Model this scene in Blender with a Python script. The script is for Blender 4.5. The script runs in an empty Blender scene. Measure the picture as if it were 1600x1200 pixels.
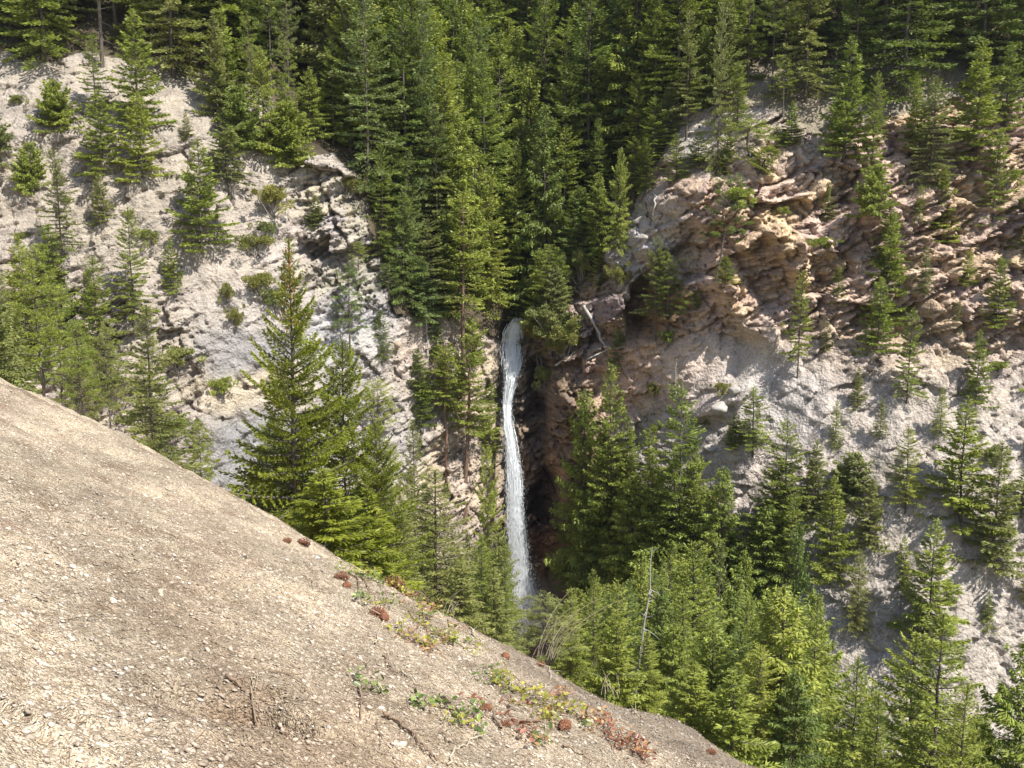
import bpy, math, random
import numpy as np
from mathutils import Vector

# ------------------------------------------------------------------ camera, world, sun
FPX = 1648.0            # focal length in pixels of the 1600 px wide frame
PITCH = math.radians(-10.0)
sc = bpy.context.scene
C = sc.collection
cam_d = bpy.data.cameras.new("camera")
cam_d.sensor_width = 36.0
cam_d.lens = 36.0 * FPX / 1600.0
cam_d.clip_start = 0.1
cam_d.clip_end = 2000.0
cam = bpy.data.objects.new("camera", cam_d)
C.objects.link(cam)
cam.location = (0, 0, 0)
cam.rotation_euler = (math.radians(90) + PITCH, 0, 0)
sc.camera = cam
SUN_AZ, SUN_EL = math.radians(126), math.radians(56)   # azimuth from +Y (view) towards +X (right)
world = bpy.data.worlds.new("World")
sc.world = world
world.use_nodes = True
wn = world.node_tree
bg = wn.nodes["Background"]
sky = wn.nodes.new("ShaderNodeTexSky")
sky.sky_type = 'NISHITA'
sky.sun_disc = False
sky.sun_elevation = SUN_EL
sky.sun_rotation = SUN_AZ
wn.links.new(sky.outputs[0], bg.inputs[0])
bg.inputs[1].default_value = 0.10
sd = bpy.data.lights.new("sun", 'SUN')
sd.energy = 5.0
sd.angle = math.radians(0.5)
sd.color = (1.0, 0.95, 0.87)
so = bpy.data.objects.new("sun", sd)
C.objects.link(so)
svec = Vector((math.sin(SUN_AZ) * math.cos(SUN_EL), math.cos(SUN_AZ) * math.cos(SUN_EL), math.sin(SUN_EL)))
so.rotation_euler = svec.to_track_quat('Z', 'Y').to_euler()
so.location = svec * 100
sc.view_settings.view_transform = 'Standard'
sc.view_settings.look = 'None'
sc.view_settings.exposure = 0.77
sc.view_settings.gamma = 1.0
sc.render.engine = 'CYCLES'
sc.cycles.max_bounces = 6
sc.cycles.diffuse_bounces = 3
sc.cycles.transmission_bounces = 3
sc.cycles.transparent_max_bounces = 12

random.seed(7)
RNG = np.random.default_rng(11)

# ------------------------------------------------------------------ projection helpers
CP, SP = math.cos(PITCH), math.sin(PITCH)


def ray(px, py):
    xc = (px - 800.0) / FPX
    yc = (600.0 - py) / FPX
    return np.array([xc, CP - yc * SP, SP + yc * CP])


def project(x, y, z):
    f = y * CP + z * SP
    u = -y * SP + z * CP
    f = np.maximum(f, 1e-3)
    return 800 + FPX * x / f, 600 - FPX * u / f


# ------------------------------------------------------------------ noise
def _h(ix, iy, iz, seed):
    n = (ix.astype(np.int64) * 374761393 + iy.astype(np.int64) * 668265263 + iz.astype(np.int64) * 2147483647 + seed * 974711)
    n = (n ^ (n >> 13)) * 1274126177
    n = n & 0xffffffff
    n = (n ^ (n >> 16)) * 2246822519 & 0xffffffff
    n = n ^ (n >> 13)
    return (n & 0xffffff) / float(0xffffff)


def vnoise(x, y, z=None, seed=0):
    x = np.asarray(x, float); y = np.asarray(y, float)
    z = np.zeros_like(x) if z is None else np.asarray(z, float)
    ix, iy, iz = np.floor(x), np.floor(y), np.floor(z)
    fx, fy, fz = x - ix, y - iy, z - iz
    fx = fx * fx * (3 - 2 * fx); fy = fy * fy * (3 - 2 * fy); fz = fz * fz * (3 - 2 * fz)
    r = 0
    for a in (0, 1):
        wx = fx if a else 1 - fx
        for b in (0, 1):
            wy = fy if b else 1 - fy
            for c in (0, 1):
                wz = fz if c else 1 - fz
                r = r + wx * wy * wz * _h(ix + a, iy + b, iz + c, seed)
    return r * 2 - 1


def fbm(x, y, z=None, oct=4, seed=0, gain=.5):
    s = 0; a = 1; t = 0
    for o in range(oct):
        f = 2.03 ** o
        s = s + a * vnoise(x * f, y * f, None if z is None else z * f, seed + o * 17)
        t += a; a *= gain
    return s / t


def voronoi(x, y, seed=0, facet=False):
    ix, iy = np.floor(x), np.floor(y)
    z0 = np.zeros_like(ix)
    d1 = np.full(x.shape, 9.0); d2 = np.full(x.shape, 9.0); cid = np.zeros(x.shape); fac = np.zeros(x.shape)
    for a in (-1, 0, 1):
        for b in (-1, 0, 1):
            cx, cy = ix + a, iy + b
            jx = cx + _h(cx, cy, z0, seed); jy = cy + _h(cx, cy, z0, seed + 5)
            d = np.hypot(x - jx, y - jy)
            c = _h(cx, cy, z0, seed + 9)
            m = d < d1
            d2 = np.where(m, d1, np.minimum(d2, d))
            cid = np.where(m, c, cid)
            if facet:
                t1 = _h(cx, cy, z0, seed + 13) - .5; t2 = _h(cx, cy, z0, seed + 17) - .5
                fac = np.where(m, (x - jx) * t1 + (y - jy) * t2, fac)
            d1 = np.where(m, d, d1)
    return (d1, d2, cid, fac) if facet else (d1, d2, cid)


def sstep(a, b, x):
    t = np.clip((x - a) / (b - a), 0, 1)
    return t * t * (3 - 2 * t)


def inpoly(px, py, poly):
    inside = np.zeros(np.shape(px), bool)
    n = len(poly)
    for i in range(n):
        x1, y1 = poly[i]; x2, y2 = poly[(i + 1) % n]
        c = ((y1 > py) != (y2 > py))
        xi = (x2 - x1) * (py - y1) / ((y2 - y1) if y2 != y1 else 1e-9) + x1
        inside ^= c & (px < xi)
    return inside


# ------------------------------------------------------------------ mesh helpers
def mesh_np(name, verts, faces, mats=(), smooth=False, fattr=None, vattr=None, vcol=None):
    """verts (N,3); faces: list of arrays, each (M,3) or (M,4)"""
    me = bpy.data.meshes.new(name)
    verts = np.asarray(verts, np.float32)
    me.vertices.add(len(verts))
    me.vertices.foreach_set("co", verts.ravel())
    if not isinstance(faces, list):
        faces = [faces]
    faces = [np.asarray(f, np.int32) for f in faces if len(f)]
    nl = sum(f.size for f in faces); npoly = sum(len(f) for f in faces)
    me.loops.add(nl); me.polygons.add(npoly)
    me.loops.foreach_set("vertex_index", np.concatenate([f.ravel() for f in faces]))
    starts = []; s = 0
    for f in faces:
        k = f.shape[1]
        starts.append(s + np.arange(len(f)) * k); s += f.size
    me.polygons.foreach_set("loop_start", np.concatenate(starts).astype(np.int32))
    me.update(calc_edges=True)
    if smooth:
        me.polygons.foreach_set("use_smooth", np.ones(npoly, bool))
    if fattr is not None:
        for k, v in fattr.items():
            a = me.attributes.new(k, 'FLOAT', 'FACE'); a.data.foreach_set("value", np.asarray(v, np.float32))
    if vattr is not None:
        for k, v in vattr.items():
            a = me.attributes.new(k, 'FLOAT', 'POINT'); a.data.foreach_set("value", np.asarray(v, np.float32))
    if vcol is not None:
        a = me.attributes.new("Col", 'FLOAT_COLOR', 'POINT')
        cc = np.ones((len(verts), 4), np.float32); cc[:, :3] = vcol
        a.data.foreach_set("color", cc.ravel())
    for m in mats:
        me.materials.append(m)
    me.validate()
    return me


def link(name, me, parent=None, loc=None, rot=None, scale=None, **props):
    o = bpy.data.objects.new(name, me)
    C.objects.link(o)
    if parent is not None:
        o.parent = parent
    if loc is not None:
        o.location = loc
    if rot is not None:
        o.rotation_euler = rot
    if scale is not None:
        o.scale = scale
    for k, v in props.items():
        if v:
            o[k] = v
    return o


def tubes(paths, radii, sides=5, seed=0):
    """paths (N,K,3) radii (N,K) -> verts, quads"""
    paths = np.asarray(paths, float); radii = np.asarray(radii, float)
    N, K, _ = paths.shape
    tan = np.gradient(paths, axis=1)
    tan /= np.linalg.norm(tan, axis=2, keepdims=True) + 1e-9
    ref = np.zeros_like(tan); ref[..., 0] = .31; ref[..., 1] = .12; ref[..., 2] = .94
    vert = np.abs(tan[:, :, 2]) > .9
    ref[vert] = (1, .1, 0)
    # one reference per path, so rings do not twist
    ref[:] = ref[:, :1]
    a = np.cross(tan, ref); a /= np.linalg.norm(a, axis=2, keepdims=True) + 1e-9
    b = np.cross(tan, a)
    th = np.arange(sides) / sides * 2 * np.pi
    ring = (a[:, :, None, :] * np.cos(th)[None, None, :, None] + b[:, :, None, :] * np.sin(th)[None, None, :, None])
    v = paths[:, :, None, :] + ring * radii[:, :, None, None]
    v = v.reshape(-1, 3)
    n, k, s = np.meshgrid(np.arange(N), np.arange(K - 1), np.arange(sides), indexing='ij')
    base = n * K * sides + k * sides
    s2 = (s + 1) % sides
    q = np.stack([base + s, base + s2, base + sides + s2, base + sides + s], -1).reshape(-1, 4)
    return v, q


def join(parts):
    vs, fs, o = [], [], 0
    for v, f in parts:
        vs.append(v); fs.append(f + o); o += len(v)
    out = {}
    for f in fs:
        out.setdefault(f.shape[1], []).append(f)
    return np.concatenate(vs), [np.concatenate(x) for x in out.values()]


# ------------------------------------------------------------------ materials
def new_mat(name):
    m = bpy.data.materials.new(name)
    m.use_nodes = True
    nt = m.node_tree
    return m, nt, nt.nodes["Principled BSDF"]


def N(nt, t, **kw):
    n = nt.nodes.new(t)
    for k, v in kw.items():
        if k.startswith("i_"):
            n.inputs[k[2:].replace("_", " ")].default_value = v
        else:
            setattr(n, k, v)
    return n


def L(nt, a, b):
    nt.links.new(a, b)


def mixc(nt, fac, a, b, mode='MIX'):
    n = nt.nodes.new("ShaderNodeMix"); n.data_type = 'RGBA'; n.blend_type = mode
    for sock, v in ((n.inputs[0], fac), (n.inputs[6], a), (n.inputs[7], b)):
        if hasattr(v, "is_output") or isinstance(v, bpy.types.NodeSocket):
            nt.links.new(v, sock)
        elif isinstance(v, (int, float)):
            sock.default_value = v
        else:
            sock.default_value = (*v, 1) if len(v) == 3 else v
    return n.outputs[2]


def ramp(nt, inp, stops):
    r = nt.nodes.new("ShaderNodeValToRGB")
    e = r.color_ramp.elements
    while len(e) < len(stops):
        e.new(.5)
    for k, (p, c) in enumerate(stops):
        e[k].position = p
        e[k].color = (*c, 1) if not isinstance(c, (int, float)) else (c, c, c, 1)
    nt.links.new(inp, r.inputs[0])
    return r.outputs[0]


def math_n(nt, op, a, b=None):
    n = nt.nodes.new("ShaderNodeMath"); n.operation = op
    for i, v in enumerate((a, b)):
        if v is None:
            continue
        if isinstance(v, (int, float)):
            n.inputs[i].default_value = v
        else:
            nt.links.new(v, n.inputs[i])
    return n.outputs[0]


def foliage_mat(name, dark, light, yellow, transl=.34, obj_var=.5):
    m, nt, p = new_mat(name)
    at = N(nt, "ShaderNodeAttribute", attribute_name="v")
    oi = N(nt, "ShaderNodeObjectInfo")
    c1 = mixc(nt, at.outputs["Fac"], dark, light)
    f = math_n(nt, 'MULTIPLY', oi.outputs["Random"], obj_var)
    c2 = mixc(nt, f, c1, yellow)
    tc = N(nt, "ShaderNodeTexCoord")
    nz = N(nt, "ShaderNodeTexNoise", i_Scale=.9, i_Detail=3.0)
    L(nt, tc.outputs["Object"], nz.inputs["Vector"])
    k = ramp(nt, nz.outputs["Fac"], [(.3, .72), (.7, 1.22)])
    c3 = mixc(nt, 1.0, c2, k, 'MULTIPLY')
    L(nt, c3, p.inputs["Base Color"])
    p.inputs["Roughness"].default_value = .5
    p.inputs["Specular IOR Level"].default_value = .35
    tr = N(nt, "ShaderNodeBsdfTranslucent")
    c4 = mixc(nt, .45, c3, (.22, .30, .02))
    L(nt, c4, tr.inputs["Color"])
    mx = N(nt, "ShaderNodeMixShader"); mx.inputs[0].default_value = transl
    L(nt, p.outputs[0], mx.inputs[1]); L(nt, tr.outputs[0], mx.inputs[2])
    L(nt, mx.outputs[0], nt.nodes["Material Output"].inputs[0])
    return m


def plain_mat(name, c1, c2, scale=6, rough=.85, bump=.3, stretch=None):
    m, nt, p = new_mat(name)
    tc = N(nt, "ShaderNodeTexCoord")
    src = tc.outputs["Object"]
    if stretch:
        mp = N(nt, "ShaderNodeMapping"); mp.inputs["Scale"].default_value = stretch
        L(nt, src, mp.inputs[0]); src = mp.outputs[0]
    nz = N(nt, "ShaderNodeTexNoise", i_Scale=scale, i_Detail=6.0, i_Roughness=.65)
    L(nt, src, nz.inputs["Vector"])
    L(nt, ramp(nt, nz.outputs["Fac"], [(.32, c1), (.68, c2)]), p.inputs["Base Color"])
    p.inputs["Roughness"].default_value = rough
    b = N(nt, "ShaderNodeBump"); b.inputs["Strength"].default_value = bump; b.inputs["Distance"].default_value = .03
    L(nt, nz.outputs["Fac"], b.inputs["Height"]); L(nt, b.outputs[0], p.inputs["Normal"])
    return m


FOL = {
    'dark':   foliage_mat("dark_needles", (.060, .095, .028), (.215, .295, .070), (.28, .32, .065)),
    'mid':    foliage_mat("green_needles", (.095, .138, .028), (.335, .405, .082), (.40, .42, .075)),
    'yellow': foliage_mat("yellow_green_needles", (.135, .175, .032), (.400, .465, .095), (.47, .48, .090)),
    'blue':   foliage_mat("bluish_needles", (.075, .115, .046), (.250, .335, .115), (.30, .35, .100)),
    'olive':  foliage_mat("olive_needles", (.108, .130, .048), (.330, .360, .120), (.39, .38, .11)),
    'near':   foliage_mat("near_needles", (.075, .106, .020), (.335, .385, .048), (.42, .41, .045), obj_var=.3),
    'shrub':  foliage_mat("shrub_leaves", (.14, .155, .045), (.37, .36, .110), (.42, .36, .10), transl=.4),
}
BARK = plain_mat("bark", (.060, .048, .038), (.150, .125, .100), 5, stretch=(4, 4, .8))
BARK_PALE = plain_mat("pale_bark", (.16, .145, .125), (.34, .31, .27), 5, stretch=(4, 4, .8))
DEADWOOD = plain_mat("weathered_dead_wood", (.24, .225, .205), (.50, .475, .44), 6, stretch=(5, 5, 1))


def terrain_mat(name, near=False):
    m, nt, p = new_mat(name)
    tc = N(nt, "ShaderNodeTexCoord"); src = tc.outputs["Object"]
    col = N(nt, "ShaderNodeAttribute", attribute_name="Col")
    rk = N(nt, "ShaderNodeAttribute", attribute_name="rock")
    n1 = N(nt, "ShaderNodeTexNoise", i_Scale=.8, i_Detail=9.0, i_Roughness=.68)
    n2 = N(nt, "ShaderNodeTexNoise", i_Scale=5.5, i_Detail=6.0, i_Roughness=.7)
    L(nt, src, n1.inputs["Vector"]); L(nt, src, n2.inputs["Vector"])
    k1 = ramp(nt, n1.outputs["Fac"], [(.30, .66), (.5, 1.0), (.70, 1.25)])
    k2 = ramp(nt, n2.outputs["Fac"], [(.30, .66), (.5, 1.0), (.72, 1.28)])
    c = mixc(nt, 1.0, col.outputs["Color"], k1, 'MULTIPLY')
    c = mixc(nt, 1.0, c, k2, 'MULTIPLY')
    # bedding lines of the rock, dipping to the left
    mp = N(nt, "ShaderNodeMapping"); mp.inputs["Rotation"].default_value = (0, math.radians(27), 0)
    mp.inputs["Scale"].default_value = (.5, .5, 4.2)
    L(nt, src, mp.inputs[0])
    st = N(nt, "ShaderNodeTexNoise", i_Scale=1.0, i_Detail=6.0, i_Roughness=.62)
    L(nt, mp.outputs[0], st.inputs["Vector"])
    ks = ramp(nt, st.outputs["Fac"], [(.34, (.55, .50, .47)), (.47, (.95, .93, .9)), (.6, (1.1, 1.07, 1.05)), (.7, (.85, .8, .76))])
    c2 = mixc(nt, 1.0, c, ks, 'MULTIPLY')
    c = mixc(nt, rk.outputs["Fac"], c, c2)
    L(nt, c, p.inputs["Base Color"])
    p.inputs["Roughness"].default_value = .92
    p.inputs["Specular IOR Level"].default_value = .2
    vo = N(nt, "ShaderNodeTexVoronoi", feature='F1', distance='CHEBYCHEV', i_Scale=4.5)
    L(nt, src, vo.inputs["Vector"])
    hsum = math_n(nt, 'ADD', math_n(nt, 'MULTIPLY', n1.outputs["Fac"], .45), math_n(nt, 'MULTIPLY', n2.outputs["Fac"], .38))
    hsum = math_n(nt, 'ADD', hsum, math_n(nt, 'MULTIPLY', vo.outputs["Distance"], .45))
    rs = math_n(nt, 'MULTIPLY', st.outputs["Fac"], rk.outputs["Fac"])
    hsum = math_n(nt, 'ADD', hsum, math_n(nt, 'MULTIPLY', rs, .6))
    b = N(nt, "ShaderNodeBump"); b.inputs["Strength"].default_value = .8; b.inputs["Distance"].default_value = .42
    L(nt, hsum, b.inputs["Height"]); L(nt, b.outputs[0], p.inputs["Normal"])
    return m


M_FAR = terrain_mat("cliff_and_scree")


def gravel_ground_mat():
    m, nt, p = new_mat("fine_gravel_ground")
    tc = N(nt, "ShaderNodeTexCoord"); src = tc.outputs["Object"]
    v1 = N(nt, "ShaderNodeTexVoronoi", i_Scale=120.0); v2 = N(nt, "ShaderNodeTexVoronoi", i_Scale=48.0)
    n1 = N(nt, "ShaderNodeTexNoise", i_Scale=1.1, i_Detail=7.0, i_Roughness=.6)
    n2 = N(nt, "ShaderNodeTexNoise", i_Scale=60.0, i_Detail=4.0)
    n3 = N(nt, "ShaderNodeTexNoise", i_Scale=9.0, i_Detail=6.0, i_Roughness=.7)
    for n in (v1, v2, n1, n2, n3):
        L(nt, src, n.inputs["Vector"])
    sx = N(nt, "ShaderNodeSeparateColor"); L(nt, v1.outputs["Color"], sx.inputs[0])
    c = ramp(nt, sx.outputs[0], [(0, (.23, .19, .14)), (.35, (.44, .38, .29)), (.75, (.57, .50, .395)), (1, (.67, .61, .51))])
    big = ramp(nt, n1.outputs["Fac"], [(.36, (.58, .50, .45)), (.47, (.86, .82, .78)), (.56, (1.05, 1.0, .93)), (.66, (1.18, 1.12, 1.03))])
    c = mixc(nt, 1.0, c, big, 'MULTIPLY')
    sm = ramp(nt, n3.outputs["Fac"], [(.3, (.62, .56, .5)), (.5, (1, 1, 1)), (.75, (1.12, 1.1, 1.08))])
    c = mixc(nt, 1.0, c, sm, 'MULTIPLY')
    tint = N(nt, "ShaderNodeAttribute", attribute_name="Col")
    c = mixc(nt, 1.0, c, tint.outputs["Color"], 'MULTIPLY')
    L(nt, c, p.inputs["Base Color"])
    p.inputs["Roughness"].default_value = .95; p.inputs["Specular IOR Level"].default_value = .15
    h = math_n(nt, 'ADD', math_n(nt, 'MULTIPLY', v1.outputs["Distance"], -.6), math_n(nt, 'MULTIPLY', v2.outputs["Distance"], -.8))
    h = math_n(nt, 'ADD', h, math_n(nt, 'MULTIPLY', n2.outputs["Fac"], .6))
    h = math_n(nt, 'ADD', h, math_n(nt, 'MULTIPLY', n3.outputs["Fac"], 1.5))
    b = N(nt, "ShaderNodeBump"); b.inputs["Strength"].default_value = .9; b.inputs["Distance"].default_value = .022
    L(nt, h, b.inputs["Height"]); L(nt, b.outputs[0], p.inputs["Normal"])
    return m


M_GRAVEL = gravel_ground_mat()

# ------------------------------------------------------------------ NEAR SLOPE (heightfield)
P1 = np.array([-3.05, 10.8]); CN = np.array([.653, .758])


def near_base(x, y):
    plane = -1.53 - .39 * x - .256 * y
    # the slope under the camera's left levels out a little, so the crest line stays readable
    d = (x - P1[0]) * CN[0] + (y - P1[1]) * CN[1]
    along = (x - P1[0]) * .758 - (y - P1[1]) * .653
    d = d + .30 * np.sin(along * .55 + .6) + .16 * np.sin(along * 1.7) + .10 * np.sin(along * 4.3 + 1)
    dp = np.sqrt(np.maximum(d + .6, 0) ** 2 + 1.0) - 1.0
    dp = np.where(d < -.6, 0, dp)
    z = plane - .30 * dp
    z = z + .10 * vnoise(x * .45, y * .45, seed=3) * sstep(1.5, 4, np.hypot(x, y))
    z = z + .20 * np.exp(-((x - 1.33) / .42) ** 2 - ((y - 8.5) / .6) ** 2)
    far = sstep(6, 20, d)
    z = z + far * 1.3 * fbm(x * .09, y * .09, oct=3, seed=8)
    return z


def near_z(x, y):
    x = np.asarray(x, float); y = np.asarray(y, float)
    z = near_base(x, y)
    # soil texture: clods, small runnels, washed-out pits
    st_ = fbm(x * .8 + 2, y * .8, oct=3, seed=25) * 4.0
    fr_ = st_ - np.floor(st_)
    z = z + .035 * (np.where(fr_ < .86, fr_ / .86, (1 - fr_) / .14) - .5) * sstep(-.2, .5, vnoise(x * .7, y * .7, seed=26))
    v1_, v2_, _c = voronoi(x / .55 + .3 * vnoise(x * 2, y * 2, seed=27), y / .55 + .3 * vnoise(x * 2, y * 2, seed=28), 29)
    z = z - .025 * (1 - sstep(0, .07, v2_ - v1_)) * sstep(.1, .5, vnoise(x * .9 + 4, y * .9, seed=30))
    z = z + .060 * fbm(x * 2.2, y * 2.2, oct=4, seed=21) + .020 * fbm(x * 11, y * 11, oct=3, seed=31)
    a = x * .758 - y * .653
    z = z + .05 * fbm(x * .9 + 5, y * .9, oct=2, seed=23) - .05 * np.abs(fbm(a * 2.2, (x + y) * .5, oct=3, seed=41))
    for (qx, qy, r, dep) in PITS:
        q = ((x - qx) / (r * 1.6)) ** 2 + ((y - qy) / r) ** 2
        z = z - dep * np.exp(-q * q * 1.5)
    return z


PITS = []


def hit_near(px, py, f=near_base, t0=1.2, t1=70):
    d = ray(px, py)
    ts = np.linspace(t0, t1, 3000)
    g = d[2] * ts - f(d[0] * ts, d[1] * ts)
    k = np.argmax(g < 0)
    if g[k] >= 0:      # the ray just clears the crest: take the closest ground
        k = np.argmin(g[:900])
    return d * ts[k]


for (qx, qy, r, dep) in ((358, 1098, .22, .27), (424, 1080, .09, .14), (563, 1112, .10, .05), (402, 1090, .07, .06)):
    h = hit_near(qx, qy)
    PITS.append((h[0], h[1], r, dep))


def grid_mesh(name, xs, ys, zf, mats, extra=None):
    X, Y = np.meshgrid(xs, ys, indexing='ij')
    Z = zf(X, Y)
    nx, ny = len(xs), len(ys)
    i, j = np.meshgrid(np.arange(nx - 1), np.arange(ny - 1), indexing='ij')
    b = i * ny + j
    q = np.stack([b, b + ny, b + ny + 1, b + 1], -1).reshape(-1, 4)
    v = np.stack([X, Y, Z], -1).reshape(-1, 3)
    return v, q


def axis(segs):
    out = [segs[0][0]]
    for a, b, st in segs:
        n = max(1, int(round((b - a) / st)))
        out += list(a + (b - a) * (np.arange(n) + 1) / n)
    return np.array(out)


xs = axis([(-90, -20, 2.5), (-20, -9, .3), (-9, 6, .03), (6, 14, .2), (14, 90, 2.5)])
ys = axis([(-12, 1.5, .4), (1.5, 15, .03), (15, 24, .3), (24, 100, 1.2)])
v, q = grid_mesh("ground", xs, ys, near_z, None)


def soil_tint(x, y):
    """browner soil low on the left, darker greyer strip along the crest, cream patches between"""
    px, py = project(x, y, near_base(x, y))
    w = 60 * fbm(x * .8, y * .8, oct=3, seed=140)
    d = (x - P1[0]) * CN[0] + (y - P1[1]) * CN[1]
    brown = np.exp(-((px + w - 470) / 190) ** 2 - ((py + w - 1150) / 90) ** 2) + .6 * np.exp(-((px + w - 330) / 90) ** 2 - ((py + w - 960) / 120) ** 2)
    streak = fbm((x * .758 - y * .653) * .9, (x * .653 + y * .758) * 3.2, oct=4, seed=141)
    crest = sstep(-1.1, -.2, d + .25 * vnoise(x * 2, y * 2, seed=142)) * sstep(620, 900, px)
    t = np.ones(np.shape(x) + (3,))
    t *= (1 + .30 * streak)[..., None]
    t *= 1 - np.clip(brown, 0, 1)[..., None] * np.array([.16, .22, .27])
    t *= 1 - crest[..., None] * np.array([.34, .34, .32])
    return np.clip(t, .3, 1.35)


me = mesh_np("foreground_slope", v, q, [M_GRAVEL], smooth=True, vcol=soil_tint(v[:, 0], v[:, 1]))
link("ground", me, kind='structure', label="pale gravelly foreground slope falling away to the lower right")

# ------------------------------------------------------------------ FAR HILLSIDE  y = F(x, z)
def far_base(x, z):
    xx = x - .5
    g = np.exp(-(xx / 10.0) ** 2)
    zt = -11 + 15.5 * (1 - g)
    y0 = 90 - 4.0 * (1 - g) - .10 * np.maximum(-xx - 12, 0) - .02 * np.maximum(xx - 12, 0)
    k = .62 - .38 * g
    lo = np.minimum(z - zt, 0); hi = np.maximum(z - zt, 0)
    y = y0 + k * lo + (1.22) * hi
    y = y - .006 * np.minimum(hi, 0)
    # left flank comes towards the camera, right flank a little
    y = y - 6.0 * sstep(8, 30, -xx) - 3.0 * sstep(10, 34, xx)
    return y


COLS = [  # px, py, rx, ry, colour, rockiness
    (380, 330, 70, 110, (.47, .41, .35), .2), (390, 480, 70, 40, (.44, .40, .36), .15), (380, 540, 60, 40, (.30, .29, .29), .2),
    (380, 600, 60, 35, (.55, .47, .35), .1), (385, 700, 60, 60, (.27, .265, .265), .0), (500, 290, 60, 60, (.47, .43, .38), .95),
    (520, 380, 70, 50, (.42, .38, .33), .9), (560, 430, 60, 60, (.40, .38, .35), .9), (440, 400, 30, 50, (.52, .46, .40), .5),
    (560, 520, 60, 50, (.47, .46, .45), .4), (600, 640, 60, 80, (.42, .39, .37), .5), (660, 560, 60, 60, (.45, .37, .31), .4),
    (740, 640, 50, 60, (.46, .39, .30), .6), (740, 760, 60, 60, (.48, .40, .31), .6), (700, 850, 80, 60, (.40, .34, .27), .5),
    (860, 640, 40, 90, (.25, .19, .14), 1.0), (870, 740, 50, 60, (.30, .21, .15), 1.0), (840, 800, 34, 34, (.05, .04, .035), .8), (845, 870, 45, 40, (.30, .17, .11), .8),  # near-black spot beside the falls: shade painted into the rock colour
    (940, 480, 60, 50, (.33, .26, .22), .8), (1000, 370, 60, 60, (.46, .435, .41), .55), (1080, 300, 80, 60, (.42, .32, .245), .7),
    (1060, 390, 50, 50, (.50, .455, .41), .8), (1180, 400, 90, 90, (.56, .435, .34), 1.0), (1180, 300, 90, 60, (.60, .48, .385), .9),
    (1200, 500, 90, 40, (.48, .39, .33), .6), (1040, 490, 60, 40, (.35, .24, .15), .9), (1000, 590, 60, 50, (.52, .37, .27), .5),
    (1080, 580, 70, 60, (.53, .44, .37), .4), (1190, 600, 90, 90, (.44, .405, .375), .12), (1080, 680, 80, 60, (.42, .38, .35), .45),
    (1160, 780, 90, 90, (.46, .40, .36), .2), (1110, 860, 70, 60, (.42, .36, .31), .5), (1240, 870, 60, 90, (.45, .42, .39), .12),
    (1120, 190, 60, 60, (.42, .39, .36), .4), (1210, 220, 70, 50, (.40, .35, .32), .5), (1070, 240, 50, 40, (.42, .41, .40), .4),
    (200, 300, 160, 140, (.42, .37, .31), .35), (150, 600, 160, 160, (.42, .37, .31), .6), (1420, 400, 160, 160, (.48, .38, .31), .8),
    (1420, 750, 150, 200, (.43, .385, .34), .3), (900, 1000, 200, 120, (.22, .18, .13), .3), (600, 1000, 300, 120, (.25, .21, .16), .3),
]
FOREST = [(-400, -900), (2000, -900), (2000, 120), (1420, 170), (1250, 205), (1200, 160), (1140, 170), (1090, 130), (1050, 215), (1010, 290),
          (985, 330), (960, 385), (900, 455), (830, 530), (790, 540), (700, 490), (620, 480), (590, 390), (560, 290), (520, 232),
          (470, 240), (430, 150), (350, 115), (200, 90), (-400, 60)]

fx = axis([(-150, -48, 3.0), (-48, 48, .125), (48, 150, 3.0)])
fz = axis([(-60, -42, 2.0), (-42, 14, .115), (14, 34, .5), (34, 110, 2.5)])
FX, FZ = np.meshgrid(fx, fz, indexing='ij')
FY0 = far_base(FX, FZ)
# broad relief: spurs and ribs
FY = FY0 + 3.2 * fbm(FX * .055, FZ * .05, oct=3, seed=50) * (1 - .6 * np.exp(-(FX / 6) ** 2))
PX, PY = project(FX, FY, FZ)
wx = 26 * fbm(FX * .25, FZ * .25, oct=3, seed=60); wy = 26 * fbm(FX * .25, FZ * .25, oct=3, seed=61)
W = np.zeros_like(FX) + 1e-6; COL = np.zeros(FX.shape + (3,)); ROCK = np.zeros_like(FX)
for (cx, cy, rx, ry, c, r) in COLS:
    w = np.exp(-((PX + wx - cx) / rx) ** 2 - ((PY + wy - cy) / ry) ** 2) ** 1.5 + 1e-9
    W += w; COL += w[..., None] * np.array(c); ROCK += w * r
COL /= W[..., None]; ROCK /= W
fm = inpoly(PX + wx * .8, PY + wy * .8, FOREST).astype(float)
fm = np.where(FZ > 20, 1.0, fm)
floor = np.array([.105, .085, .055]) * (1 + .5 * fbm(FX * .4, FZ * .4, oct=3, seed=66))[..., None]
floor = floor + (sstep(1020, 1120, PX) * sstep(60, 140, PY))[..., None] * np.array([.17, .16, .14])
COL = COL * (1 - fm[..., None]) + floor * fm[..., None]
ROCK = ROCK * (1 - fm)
# --- rock relief: tilted beds broken into blocks
dip = math.radians(27)
S_ = FX * math.cos(dip) + FZ * math.sin(dip)
T_ = FZ * math.cos(dip) - FX * math.sin(dip) + 1.1 * fbm(FX * .12, FZ * .12, oct=3, seed=70) + .25 * fbm(FX * .7, FZ * .7, oct=2, seed=71)


def ledge(t):
    f = t - np.floor(t)
    return np.where(f < .8, f / .8, (1 - f) / .2)


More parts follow.
